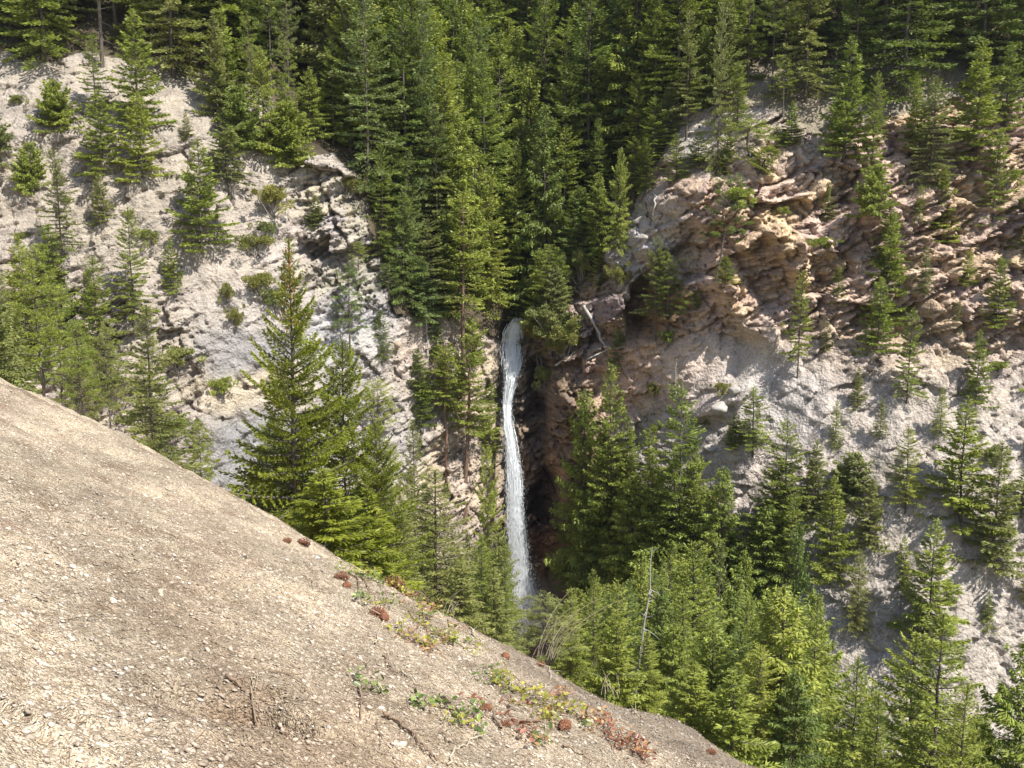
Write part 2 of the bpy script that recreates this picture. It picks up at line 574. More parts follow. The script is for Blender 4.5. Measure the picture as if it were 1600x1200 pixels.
d1, d2, cid, q1 = voronoi(S_ / 4.2, T_ / 2.0, 5, True)
e1, e2, cid2, q2 = voronoi(S_ / 1.5 + 7, T_ / .70, 15, True)
g1, g2, cid3, q3 = voronoi(S_ / .62 + 3, T_ / .30, 25, True)
amp = sstep(.12, .9, ROCK)
right = sstep(1090, 1180, PX) * sstep(260, 330, PY) * (1 - sstep(500, 580, PY))
rel = 1.5 * (cid - .5) + 3.6 * q1 + .60 * (cid2 - .5) + 2.0 * q2 + .30 * (cid3 - .5) + 1.1 * q3
rel -= .60 * (1 - sstep(0, .09, d2 - d1)) + .26 * (1 - sstep(0, .12, e2 - e1)) + .10 * (1 - sstep(0, .15, g2 - g1))
rel += (.45 + .35 * right) * ledge(T_ / 1.35 + .3 * vnoise(FX * .3, FZ * .3, seed=4)) + (.22 + .28 * right) * ledge(T_ / .46)
rel += .55 * fbm(FX * .30, FZ * .30, oct=2, seed=80)
# a steep joint set crossing the beds
J_ = FX * .87 + FZ * .5 + .5 * vnoise(FX * .25, FZ * .25, seed=83)
for wdt, am, sd_ in ((3.1, .95, 84), (1.15, .42, 85)):
    jf = J_ / wdt; ji = np.floor(jf); fr = jf - ji
    t0_ = np.floor(T_ / (wdt * 1.3))
    rel += am * (_h(ji, t0_, ji * 0, sd_) - .5) + am * .6 * (_h(ji, t0_, ji * 0, sd_ + 3) - .5) * (fr - .5)
    rel -= am * .45 * (1 - sstep(0, .07, np.minimum(fr, 1 - fr)))
# --- scree and soil: runnels down the fall line, small lumps
al = FX + .28 * FZ * np.sign(FX - .5) * -1
scr = 1.3 * np.abs(fbm(al * .42, FZ * .09, oct=4, seed=90)) + .28 * fbm(FX * .9, FZ * .9, oct=5, seed=91, gain=.62)
c1_, c2_, cc_, cq_ = voronoi(FX / .75, FZ / .55, 35, True)
scr += (.26 * (cc_ - .5) + .7 * cq_) * sstep(.35, .6, vnoise(FX * .5, FZ * .5, seed=92) * .5 + .5)
FY = FY - rel * amp - scr * (1 - amp)


def carve(cx, cy, rx, ry, dep, ang=0, sharp=2.0):
    """a hollow (dep > 0) or a bulge (dep < 0) in the wall where the photograph shows one"""
    global FY
    a = math.radians(ang)
    u = (PX - cx) * math.cos(a) + (PY - cy) * math.sin(a)
    w = -(PX - cx) * math.sin(a) + (PY - cy) * math.cos(a)
    qd = (u / rx) ** 2 + (w / ry) ** 2
    FY = FY + dep * np.exp(-qd ** sharp)


carve(1003, 480, 22, 50, 4.0, 12, 3)          # the deep hollow in the right cliff
carve(1018, 515, 18, 18, 2.0, 0, 3)
carve(960, 470, 20, 50, -1.6, 20)
carve(1075, 320, 75, 42, -3.0, -12, 2.5)
carve(1010, 375, 42, 26, -1.8, 35, 2)
carve(1150, 470, 26, 90, -1.8, -38, 2)
carve(1215, 380, 20, 90, -1.8, -32, 2)        # smooth brown face
carve(1120, 640, 30, 22, -1.6, -20, 2)         # pale blocks
carve(1105, 660, 24, 14, 1.8, -20, 2)
carve(1145, 610, 26, 16, -1.4, -30, 2)
carve(1130, 640, 16, 24, 1.2, 0, 2)
carve(900, 640, 42, 80, -2.2, 0, 2)           # dark brown wall right of the falls
carve(892, 730, 36, 40, -1.8, 0, 2)
carve(852, 780, 22, 50, 4.5, 12, 1.5)           # undercut at the foot of that wall; its black is painted shade
carve(840, 620, 18, 90, 3.5, 0, 2)
carve(1160, 390, 80, 70, -1.2, 0, 2)
carve(500, 270, 60, 30, -1.4, 15, 2)
carve(470, 390, 40, 18, 1.5, 10, 2)
carve(545, 350, 60, 30, -1.6, 30, 2)
carve(856, 895, 40, 62, 4.0, 0, 2)
# the chute of the waterfall
xw = np.interp(PY, [480, 560, 620, 680, 760, 860, 960, 1000], [797, 797, 790, 797, 802, 807, 820, 824])
ch = np.exp(-((PX - xw) / 22) ** 2) * sstep(470, 520, PY) * (1 - sstep(960, 1010, PY))
FY = FY + 2.6 * ch
PX, PY = project(FX, FY, FZ)
COL *= (1 + .10 * np.stack([cid2 - .5, cid2 - .5, cid - .5], -1) * 2 * amp[..., None])
wet = ch * .55
COL = COL * (1 - wet[..., None]) + np.array([.05, .045, .04]) * wet[..., None]
nx_, nz_ = len(fx), len(fz)
i, j = np.meshgrid(np.arange(nx_ - 1), np.arange(nz_ - 1), indexing='ij')
b = i * nz_ + j
q = np.stack([b, b + nz_, b + nz_ + 1, b + 1], -1).reshape(-1, 4)
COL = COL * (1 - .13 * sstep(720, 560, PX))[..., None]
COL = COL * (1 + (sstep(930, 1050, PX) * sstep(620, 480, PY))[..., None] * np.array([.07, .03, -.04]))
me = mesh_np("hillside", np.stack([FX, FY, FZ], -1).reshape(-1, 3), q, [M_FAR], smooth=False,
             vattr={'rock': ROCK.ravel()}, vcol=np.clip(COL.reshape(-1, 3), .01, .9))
link("hillside", me, kind='structure', label="steep hillside of pale cliffs, scree and forest floor")


def farY(x, z):
    x = np.asarray(x, float); z = np.asarray(z, float)
    i = np.clip(np.searchsorted(fx, x) - 1, 0, nx_ - 2); j = np.clip(np.searchsorted(fz, z) - 1, 0, nz_ - 2)
    u = np.clip((x - fx[i]) / (fx[i + 1] - fx[i]), 0, 1); w = np.clip((z - fz[j]) / (fz[j + 1] - fz[j]), 0, 1)
    return (FY[i, j] * (1 - u) * (1 - w) + FY[i + 1, j] * u * (1 - w) + FY[i, j + 1] * (1 - u) * w + FY[i + 1, j + 1] * u * w)


TS = np.linspace(30, 210, 3600)


def hit(px, py):
    """first point of the far wall or the near slope (past the crest) under a pixel"""
    d = ray(px, py)
    t = TS
    x, y, z = d[0] * t, d[1] * t, d[2] * t
    g = y - farY(x, z)
    g2 = near_base(x, y) - z
    k = np.argmax((g > 0) | (g2 > 0))
    return d * t[k]

# ------------------------------------------------------------------ TREES: shape generators
def quads_from(p, ax, wd):
    """diamond leaf sprays: p base, ax full-length vector, wd half-width vector"""
    m = p + ax * .45
    v = np.stack([p, m + wd, p + ax, m - wd], 1).reshape(-1, 3)
    f = np.arange(len(p) * 4).reshape(-1, 4)
    return v, f


def norm(v):
    return v / (np.linalg.norm(v, axis=-1, keepdims=True) + 1e-9)


def conifer_mesh(name, seed, h=16.0, rad=.16, nb=110, base=.12, prof=.9, top_up=.7, low_dn=-.25, droop=.15, tip=.18,
                 n=7000, size=.42, hang=0.0, tuft=False, gap=.0, lean=0.0, bark=None, trunk_r=.0085, dead=.0, layer=0.0, fat=.3,
                 stubs=10, curve=0.0, lat=.36, one_side=0.0):
    r = np.random.default_rng(seed)
    # trunk path
    K = 9
    tz = np.linspace(0, 1, K)
    tx = lean * h * tz + curve * h * (tz ** 2 - tz) + .006 * h * np.cumsum(r.normal(size=K)) / 2
    ty = .006 * h * np.cumsum(r.normal(size=K)) / 2
    tx[0] = ty[0] = 0
    tp = np.stack([tx, ty, tz * h], -1)
    tr = trunk_r * h * (1 - tz) ** .8 + .012 * h / 16
    tr[0] *= 1.35

    def tpos(t):
        return np.stack([np.interp(t, tz, tx), np.interp(t, tz, ty), t * h], -1)
    # branches
    u = (np.arange(nb) + r.uniform(0, 1, nb)) / nb
    if layer > 0:
        lv = np.round(u * nb / layer) / (nb / layer)
        u = lv * .8 + u * .2 + r.normal(0, .004, nb)
    t = base + (1 - base) * np.clip(u, 0, .995) ** .93
    rel = (1 - t) / (1 - base)
    az = np.arange(nb) * 2.39996 + r.normal(0, .5, nb)
    low = sstep(0, .14, 1 - rel + .35 * (1 - dead))   # shorter at the very bottom
    Lb = rad * h * (rel ** prof) * r.uniform(.42, 1.25, nb) * (.35 + .65 * low) + .02 * h
    Lb *= 1 + one_side * np.cos(az)
    if gap > 0:
        kill = vnoise(t * 7.0, az * .5, seed=seed) < -1 + 2 * gap * .75
        Lb = np.where(kill & (r.uniform(size=nb) < .85), Lb * .35, Lb)
    e0 = low_dn + (top_up - low_dn) * (1 - rel) ** 1.3 + r.normal(0, .09, nb)
    dirh = np.stack([np.cos(az), np.sin(az), np.zeros(nb)], -1)
    perp = np.stack([-np.sin(az), np.cos(az), np.zeros(nb)], -1)
    org = tpos(t)

    def bpt(i, s):
        zz = Lb[i] * (s * np.sin(e0[i]) - droop * (rel[i] + .2) * s ** 2 * 1.2 + tip * s ** 3.2)
        return org[i] + dirh[i] * (Lb[i] * s * np.cos(e0[i]))[..., None] + np.stack([0 * zz, 0 * zz, zz], -1)
    ss = np.linspace(0, .93, 6)
    I = np.repeat(np.arange(nb), 6).reshape(nb, 6)
    SS = np.broadcast_to(ss, (nb, 6))
    bp = bpt(I.ravel(), SS.ravel()).reshape(nb, 6, 3)
    br = (.0012 * h + .014 * Lb)[:, None] * (1 - .85 * SS)
    parts = [tubes(tp[None], tr[None], 8), tubes(bp, br, 3)]
    if stubs:      # dead lower limbs
        ts = r.uniform(.06, max(base, .15), stubs)
        a2 = r.uniform(0, 6.28, stubs); l2 = rad * h * r.uniform(.2, .6, stubs)
        o2 = tpos(ts); dd = np.stack([np.cos(a2), np.sin(a2), r.uniform(-.5, .2, stubs)], -1)
        pp = o2[:, None] + dd[:, None] * (l2[:, None] * np.linspace(0, 1, 4)[None])[..., None] + r.normal(0, .02 * h / 16, (stubs, 4, 3))
        pp[:, 0] = o2
        parts.append(tubes(pp, (.0016 * h * (1 - .8 * np.linspace(0, 1, 4)))[None].repeat(stubs, 0), 3))
    tv, tf = join(parts)
    trunk = mesh_np(name + "_trunk", tv, tf, [bark or BARK], smooth=True)
    # needle sprays
    w = Lb ** 1.5; w /= w.sum()
    i = r.choice(nb, n, p=w)
    if tuft:
        ntu = 5
        ctr_s = r.uniform(.42, 1.0, (nb, ntu)); ctr_l = r.uniform(-1, 1, (nb, ntu))
        k = r.integers(0, ntu, n)
        s = ctr_s[i, k]; la = ctr_l[i, k] * lat * Lb[i] * (1.15 - s)
        p = bpt(i, s) + perp[i] * la[:, None]
        p[:, 2] += .02 * Lb[i]
        d = norm(r.normal(size=(n, 3)) + np.array([0, 0, .55]) + dirh[i] * .5)
        cl = size * (.8 + .05 * Lb[i])
        p = p + d * (cl * r.uniform(0, .9, n))[:, None] * np.array([1, 1, .55])
        ax = norm(d + r.normal(0, .35, (n, 3))) * (size * r.uniform(.6, 1.2, n))[:, None]
    else:
        s = r.uniform(.06, 1, n) ** .75
        wl = lat * Lb[i] * (1.08 - s) * np.minimum(1, s * 3)
        # side twigs: quantise so that sprays line up on twigs
        s = np.round(s * 9 + r.normal(0, .22, n)) / 9
        s = np.clip(s, .05, 1.02)
        sg = np.where(r.uniform(size=n) < .5, -1, 1)
        lu = r.uniform(0, 1, n)
        la = sg * lu * wl
        p = bpt(i, np.clip(s + lu * .10, 0, 1.05)) + perp[i] * la[:, None]
        p[:, 2] += -.28 * np.abs(la) * droop * 3 - hang * size * r.uniform(0, 1, n) * 2 + r.normal(0, .10 * size, n)
        phi = r.uniform(.35, 1.15, n)
        ax = dirh[i] * np.cos(phi)[:, None] + perp[i] * (sg * np.sin(phi))[:, None]
        ax[:, 2] += -.15 - hang * 1.1 + .25 * tip + r.normal(0, .28, n) + .3 * (1 - rel[i])
        ax = norm(ax) * (size * r.uniform(.55, 1.3, n) * (.55 + .45 * np.minimum(1, Lb[i] / (.08 * h))))[:, None]
    # leader
    nl = max(30, n // 90)
    tl = 1 - r.uniform(0, .07, nl)
    pl = tpos(tl)
    al_ = norm(np.stack([r.normal(size=nl), r.normal(size=nl), r.uniform(.3, 1.6, nl)], -1)) * size * .55
    p = np.concatenate([p, pl]); ax = np.concatenate([ax, al_])
    upv = r.normal(0, 1.0, (len(p), 3)) + np.array([0, 0, 1.0])
    wd = norm(np.cross(ax, upv)) * (np.linalg.norm(ax, axis=1) * fat * .5)[:, None]
    v, f = quads_from(p, ax, wd)
    bv = r.uniform(0, 1, nb)
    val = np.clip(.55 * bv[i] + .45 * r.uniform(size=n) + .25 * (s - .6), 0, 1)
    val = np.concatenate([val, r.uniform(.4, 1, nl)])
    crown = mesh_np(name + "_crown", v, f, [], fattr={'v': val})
    return dict(trunk=trunk, crown=crown, h=h, r=rad * h)


def shrub_mesh(name, seed, h=2.0, w=1.3, n=4200, size=.13, stems=14, clumps=30, fat=.5):
    r = np.random.default_rng(seed)
    c = r.normal(size=(clumps, 3)); c = norm(c) * r.uniform(.25, .85, (clumps, 1))
    c = c * np.array([w * r.uniform(1.0, 1.8), w, h * .42]) * (1 + .35 * r.normal(size=(clumps, 1))); c[:, 2] = c[:, 2] * .9 + h * .52
    cr = r.uniform(.08, .24, clumps) * w
    k = r.integers(0, clumps, n)
    d = norm(r.normal(size=(n, 3)))
    p = c[k] + d * (cr[k] * r.uniform(.3, 1.05, n) ** .5)[:, None] * np.array([1, 1, .8])
    p[:, 2] = np.maximum(p[:, 2], .02)
    ax = norm(d * .8 + r.normal(0, .6, (n, 3)) + np.array([0, 0, .3])) * (size * r.uniform(.5, 1.3, n))[:, None]
    wd = norm(np.cross(ax, r.normal(size=(n, 3)))) * (np.linalg.norm(ax, axis=1) * fat * .5)[:, None]
    v, f = quads_from(p, ax, wd)
    bv = r.uniform(0, 1, clumps)
    crown = mesh_np(name + "_crown", v, f, [], fattr={'v': np.clip(.6 * bv[k] + .4 * r.uniform(size=n), 0, 1)})
    st = min(stems, clumps)
    s = np.linspace(0, 1, 5)
    pp = np.zeros((st, 5, 3))
    for a in range(st):
        b0 = r.normal(0, .08, 3) * w; b0[2] = -.15
        pp[a] = b0 + (c[a] * 1.15 - b0) * s[:, None] + r.normal(0, .04 * w, (5, 3)) * s[:, None]
    tv, tf = tubes(pp, (.03 * w * (1 - .75 * s))[None].repeat(st, 0), 4)
    return dict(trunk=mesh_np(name + "_stem", tv, tf, [BARK_PALE], smooth=True), crown=crown, h=h, r=w)


def snag_mesh(name, seed, h=12.0, nb=22, mat=None, curve=0.0, trunk_r=.010, bl=.09):
    r = np.random.default_rng(seed)
    K = 10; tz = np.linspace(0, 1, K)
    tx = curve * h * (tz ** 2 - tz) + .004 * h * np.cumsum(r.normal(size=K)); ty = .004 * h * np.cumsum(r.normal(size=K))
    tx[0] = ty[0] = 0
    tp = np.stack([tx, ty, tz * h], -1)
    t = r.uniform(.25, .97, nb); az = r.uniform(0, 6.28, nb); l = bl * h * r.uniform(.3, 1.3, nb) * (1.2 - t)
    s = np.linspace(0, 1, 6)
    o = np.stack([np.interp(t, tz, tx), np.interp(t, tz, ty), t * h], -1)
    d = np.stack([np.cos(az), np.sin(az), r.uniform(-.35, .35, nb)], -1)
    pp = o[:, None] + d[:, None] * (l[:, None] * s)[..., None]
    pp[:, :, 2] += (l[:, None] * (.35 * s ** 2 * r.choice([-1, 1, 1], nb)[:, None]))
    pp += np.cumsum(r.normal(0, .012 * h / 12, pp.shape), axis=1) * (s > 0)[None, :, None]
    b1 = tubes(pp, (.0026 * h * (1 - .8 * s))[None].repeat(nb, 0), 4)
    a = tubes(tp[None], (trunk_r * h * (1 - .85 * tz))[None], 8)
    m = mat or DEADWOOD
    return dict(trunk=mesh_np(name + "_trunk", *a, [m], smooth=True), branches=mesh_np(name + "_branches", *b1, [m], smooth=True), h=h, r=bl * h)


V = {}
BARK_RED = plain_mat('reddish_bark', (.09, .055, .038), (.23, .15, .105), 5, stretch=(4, 4, .8))
for k in range(4):   # dense narrow spruce / fir
    V['spruce%d' % k] = conifer_mesh('spruce%d' % k, 100 + k, rad=.17 + .015 * k, nb=150, base=.06, prof=.78, n=14000, size=.31, droop=.25, tip=.25, gap=.12 * k, layer=5)
for k in range(4):   # open douglas fir with a bare lower trunk
    V['fir%d' % k] = conifer_mesh('fir%d' % k, 120 + k, rad=.17, nb=105, base=.12 + .05 * k, prof=.62, n=11500, size=.31, low_dn=-.12, droop=.12, tip=.12, gap=.35, layer=4, lat=.30, stubs=18)
for k in range(4):   # cedar with hanging sprays
    V['cedar%d' % k] = conifer_mesh('cedar%d' % k, 140 + k, rad=.175 + .02 * (k % 2), nb=130, base=.05, prof=.66, n=14500, size=.34, low_dn=-.15, droop=.35, tip=.30, hang=.55, gap=.15, lat=.34, fat=.36)
for k in range(4):   # pine, clumped foliage
    V['pine%d' % k] = conifer_mesh('pine%d' % k, 160 + k, rad=.17, nb=62, base=.36 + .08 * (k % 3), prof=.42, n=8500, size=.27, top_up=.6, low_dn=.05, droop=.05, tip=.1, tuft=True, gap=.25, stubs=22, curve=.03 * (k - 1), fat=.2)
for k in range(3):   # young dense fir
    V['young%d' % k] = conifer_mesh('young%d' % k, 180 + k, h=7, rad=.22, nb=95, base=.03, prof=.85, n=7500, size=.26, top_up=.85, low_dn=.0, droop=.08, tip=.12, layer=5, stubs=0, fat=.26)
for k in range(2):   # stunted wind-bent pine with a flat crown
    V['flatpine%d' % k] = conifer_mesh('flatpine%d' % k, 190 + k, h=8, rad=.36, nb=34, base=.5, prof=.3, n=3200, size=.34, top_up=.35, low_dn=-.05, droop=.0, tip=.08, tuft=True, stubs=8, curve=.35, fat=.22, trunk_r=.02)
for k in range(2):   # slim pines with long bare reddish trunks
    V['slim%d' % k] = conifer_mesh('slim%d' % k, 230 + k, h=16, rad=.12, nb=70, base=.46 + .12 * k, prof=.5, n=7500, size=.28, top_up=.5, low_dn=-.1, droop=.1, gap=.3, layer=3, stubs=30, trunk_r=.012, bark=BARK_RED, curve=.03)
V['lean0'] = conifer_mesh('leaning', 196, h=10, rad=.2, nb=70, base=.33, prof=.5, n=5200, size=.34, droop=.1, gap=.2, curve=.28, one_side=-.25, stubs=10, trunk_r=.016)
for k in range(3):
    V['shrub%d' % k] = shrub_mesh('shrub%d' % k, 200 + k)
V['bigshrub0'] = shrub_mesh('bigshrub', 210, h=5, w=2.4, n=15000, size=.21, clumps=70, stems=30)
V['bushcedar0'] = conifer_mesh('bushcedar', 211, h=5, rad=.42, nb=110, base=.02, prof=.5, n=12000, size=.24, low_dn=.05, droop=.25, tip=.3, hang=.4, gap=.25, lat=.4, stubs=0, fat=.4)
for k in range(2):
    V['snag%d' % k] = snag_mesh('snag%d' % k, 220 + k)
# finer variants for the trees on the near slope (25-60 m)
for k in range(3):
    V['nfir%d' % k] = conifer_mesh('nfir%d' % k, 240 + k, h=13, rad=.19, nb=120, base=.12 + .08 * k, prof=.68, n=20000, size=.22, low_dn=-.08, droop=.1, tip=.14, gap=.25, layer=4, lat=.34, stubs=20, fat=.25)
for k in range(2):
    V['nspruce%d' % k] = conifer_mesh('nspruce%d' % k, 250 + k, h=13, rad=.18, nb=150, base=.05, prof=.8, n=24000, size=.22, droop=.2, tip=.25, gap=.1, layer=5, fat=.25)
for k in range(2):
    V['ncedar%d' % k] = conifer_mesh('ncedar%d' % k, 260 + k, h=13, rad=.18, nb=130, base=.05, prof=.6, n=22000, size=.25, droop=.3, tip=.3, hang=.5, gap=.15, fat=.34)
for k in range(2):
    V['npine%d' % k] = conifer_mesh('npine%d' % k, 270 + k, h=11, rad=.19, nb=75, base=.30, prof=.42, n=14000, size=.20, top_up=.6, low_dn=.1, droop=.04, tip=.1, tuft=True, gap=.2, stubs=24, fat=.16)
V['big0'] = conifer_mesh('big', 280, h=9, rad=.40, nb=190, base=.03, prof=1.15, n=90000, size=.135, top_up=.75, low_dn=-.02, droop=.10, tip=.16,
                         gap=.30, layer=4, lat=.50, stubs=14, fat=.26, trunk_r=.013)
V['big1'] = conifer_mesh('bigb', 281, h=8, rad=.36, nb=160, base=.05, prof=.8, n=60000, size=.14, top_up=.7, low_dn=.05, droop=.05, tip=.12, gap=.25, layer=4, lat=.5, fat=.26)

SPEC = {'spruce': ('spruce_tree', 'spruce'), 'fir': ('fir_tree', 'fir'), 'cedar': ('cedar_tree', 'cedar'), 'pine': ('pine_tree', 'pine'),
        'young': ('young_fir', 'young fir'), 'flatpine': ('stunted_pine', 'stunted pine'), 'slim': ('pine_tree', 'pine'), 'lean': ('leaning_pine', 'leaning pine'),
        'shrub': ('shrub', 'shrub'), 'bigshrub': ('shrub', 'shrub'), 'bushcedar': ('cedar_bush', 'cedar bush'), 'snag': ('dead_tree', 'dead tree'), 'nfir': ('fir_tree', 'fir'),
        'nspruce': ('spruce_tree', 'spruce'), 'ncedar': ('cedar_tree', 'cedar'), 'npine': ('pine_tree', 'pine'), 'big': ('fir_tree', 'fir')}
ALL = []
TONE_OBJ = {}


def crown_for(var, tone):
    """the crown mesh of a variant in one of the foliage tones (meshes are shared by all trees of that look)"""
    key = (var, tone)
    if key not in TONE_OBJ:
        m = V[var]['crown'].copy()
        m.materials.clear(); m.materials.append(FOL[tone])
        TONE_OBJ[key] = m
    return TONE_OBJ[key]


def put_tree(var, loc, h, wfac=1.0, tone='mid', label=None, group=None, rz=None, tilt=(0, 0), meta=None):
    kind = var.rstrip('0123456789')
    nm, cat = SPEC[kind]
    v = V[var]
    s = h / v['h']
    root = bpy.data.objects.new(nm, None)
    root.empty_display_size = .3
    C.objects.link(root)
    root.location = loc
    root.rotation_euler = (tilt[0], tilt[1], RNG.uniform(0, 6.28) if rz is None else rz)
    root.scale = (s * wfac, s * wfac, s)
    isb = 'shrub' in kind
    if 'trunk' in v:
        link('stem' if isb else 'trunk', v['trunk'], root)
    if kind == 'snag':
        link('branches', v['branches'], root)
    else:
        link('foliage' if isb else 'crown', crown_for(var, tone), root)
    root['category'] = cat
    if label:
        root['label'] = label
    if group:
        root['group'] = group
    ALL.append(root)
    return root


def by_px(var, bx, by, ty, wpx=None, tone='mid', label=None, near=None, rz=None, lean_px=0, group=None):
    """tree whose foot is seen at (bx, by) and whose tip is at row ty; near = distance when its foot is hidden"""
    kind = var.rstrip('0123456789')
    if near is None:
        p = hit(bx, by)
    else:
        d = ray(bx, by)
        x = d[0] / d[1] * near
        z = float(near_base(x, near))
        p = np.array([x, near, z])
    # height so that the tip meets row ty at this distance
    yc = (600 - ty) / FPX
    el = (SP + yc * CP) / (CP - yc * SP)
    h = el * p[1] - p[2]
    h = max(h, .3) * 1.02
    wf = 1.0
    f = p[1] * CP + p[2] * SP
    if wpx:
        wf = (wpx / FPX * f / 2) / (V[var]['r'] * h / V[var]['h'])
        wf = min(max(wf, .45), 2.4)
    tl = math.atan2(lean_px / FPX * f, h) if lean_px else 0
    return put_tree(var, (p[0], p[1], p[2] - .02 * h), h, wf, tone, label, rz=rz if not lean_px else 0.0, tilt=(0, tl), group=group)

